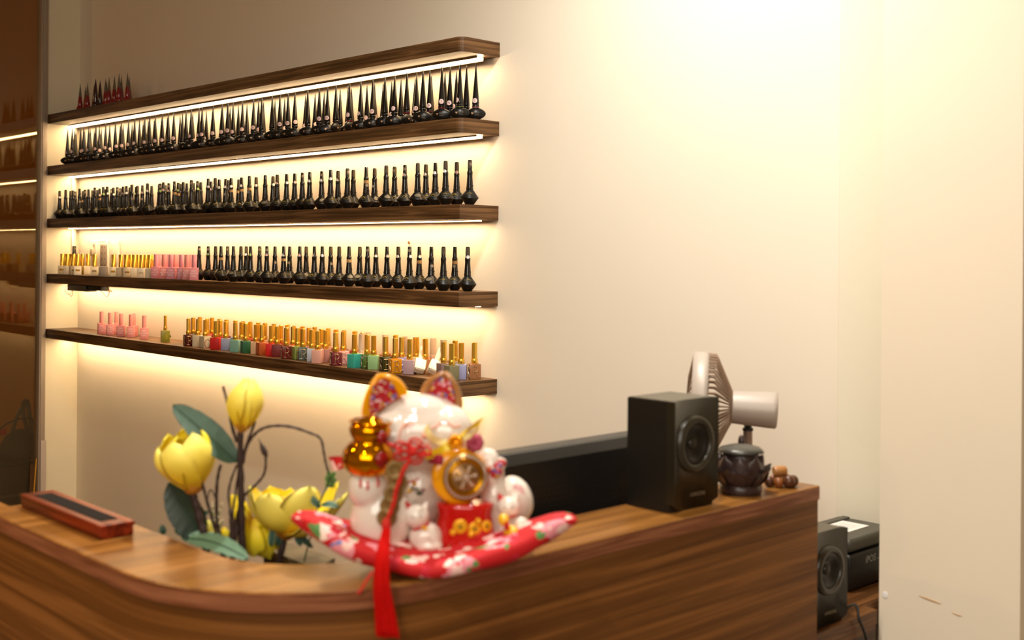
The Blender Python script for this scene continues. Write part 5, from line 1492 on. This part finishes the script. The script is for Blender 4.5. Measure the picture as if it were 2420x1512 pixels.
path = [(968, 1088), (953, 1112), (945, 1135), (936, 1160), (932, 1185), (922, 1212), (914, 1232), (910, 1242)]
pts = smooth_path([ct(x, y, -.070) for x, y in path], 4)
b = MB(); b.tube([p_ + RT * .0009 * math.cos(i * 1.1) for i, p_ in enumerate(pts)], .0023, 6); b.tube([p_ - RT * .0009 * math.cos(i * 1.1) - FW * .001 for i, p_ in enumerate(pts)], .0021, 6); b.build('cord', rc, ts, to)
cm = mat('aged_bronze_coin', '#8c6e3a', .45, metal=.35, noise=.2)
for i, (x_, y_) in enumerate(((934, 1112), (940, 1140), (930, 1168), (921, 1196), (914, 1222))):
    MB().lathe([(.0118, -.0007), (.0118, .0007), (.0100, .0009), (.0036, .0009), (.0034, .0004)], 26, ct(x_, y_, -.064 + .001 * i), axis=(-FW + RT * .1 * (-1) ** i)).build('coin', cm, ts, to)
b = MB(); zt = ct(914, 1238, -.075)
# tassel: bundle of threads from the collar, over the ledge edge and down
def tp(px, py, dd): return at(px, py, DC + dd)
N_ = 46
for i in range(N_):
    u = (i / (N_ - 1) - .5) * 2; w_ = random.uniform(-1, 1)
    top = tp(914 + 7 * u, 1250, -.096); m1 = tp(905 + 14 * u, 1310, -.126 + .002 * w_); m2 = tp(902 + 17 * u, 1380, -.137 + .003 * w_); en = tp(916 + 25 * u + 3 * w_, 1500 + 8 * w_, -.138 + .0035 * w_)
    b.tube(smooth_path([top, m1, m2, (m2 + en) / 2, en], 3), .0016, 5)
b.build('tassel_skirt', rd, ts, to)
MB().lathe([(.0030, -.004), (.0050, -.002), (.0056, .004), (.0046, .009), (.0030, .012)], 16, tp(913, 1250, -.090)).build('tassel_head', rc, ts, to)
MB().tube(smooth_path([tp(880, 1352, -.120), tp(866, 1372, -.128), tp(852, 1396, -.130), tp(846, 1402, -.130)], 3), .0016, 6).build('loose_cord', rc, ts, to)

# ================================================================== LIGHTING
downlight(.80, -.74, LP['key'], (1, .955, .87), rad(165), 1.0, (-.05, .12, -1), 'round recessed downlight nearest the wall beside the shelves, above the fan')
downlight(1.45, -1.15, LP['mid'], (1, .95, .86), rad(130), .9, (-.05, .05, -1), 'added unseen fill downlight above the right end of the counter')  # unseen, added to brighten the wall facet beside the pillar
downlight(1.9, -2.5, LP['fr'], (1, .94, .84), rad(140), .9, (0, 0, -1), 'added unseen fill downlight in front of the counter')  # added out of view for broad frontal fill
downlight(-.1, -2.6, LP['left'], (1, .60, .24), rad(140), .9, (0, 0, -1), 'added unseen fill downlight above the left arm of the counter')  # unseen warm source, added to lift the left front of the counter
l = light('AREA', 'fill_light', (3.2, -3.4, 2.3), LP['fill'], (1, .93, .82), shape='RECTANGLE', size=2.6, size_y=1.2)  # general fill added behind the camera, not a visible fixture
l.rotation_euler = (Vector((1.1, -.3, 1.3)) - l.location).to_track_quat('-Z', 'Y').to_euler()
l = light('POINT', 'far_room_fill', (-4.3, -2.9, 2.45), LP['far'], (1, .62, .25), shadow_soft_size=.15)  # unseen light added to brighten the upper far wall behind the glass

SC.view_settings.view_transform = 'Standard'; SC.view_settings.look = 'None'
SC.view_settings.exposure = LP['exp']; SC.view_settings.gamma = 1; SC.view_settings.use_curve_mapping = False
SC.cycles.use_denoising = True
SC.cycles.max_bounces = 8; SC.cycles.diffuse_bounces = 4; SC.cycles.glossy_bounces = 4
SC.cycles.transmission_bounces = 4; SC.cycles.transparent_max_bounces = 8
SC.cycles.sample_clamp_indirect = 6
SC.cycles.caustics_reflective = False; SC.cycles.caustics_refractive = False
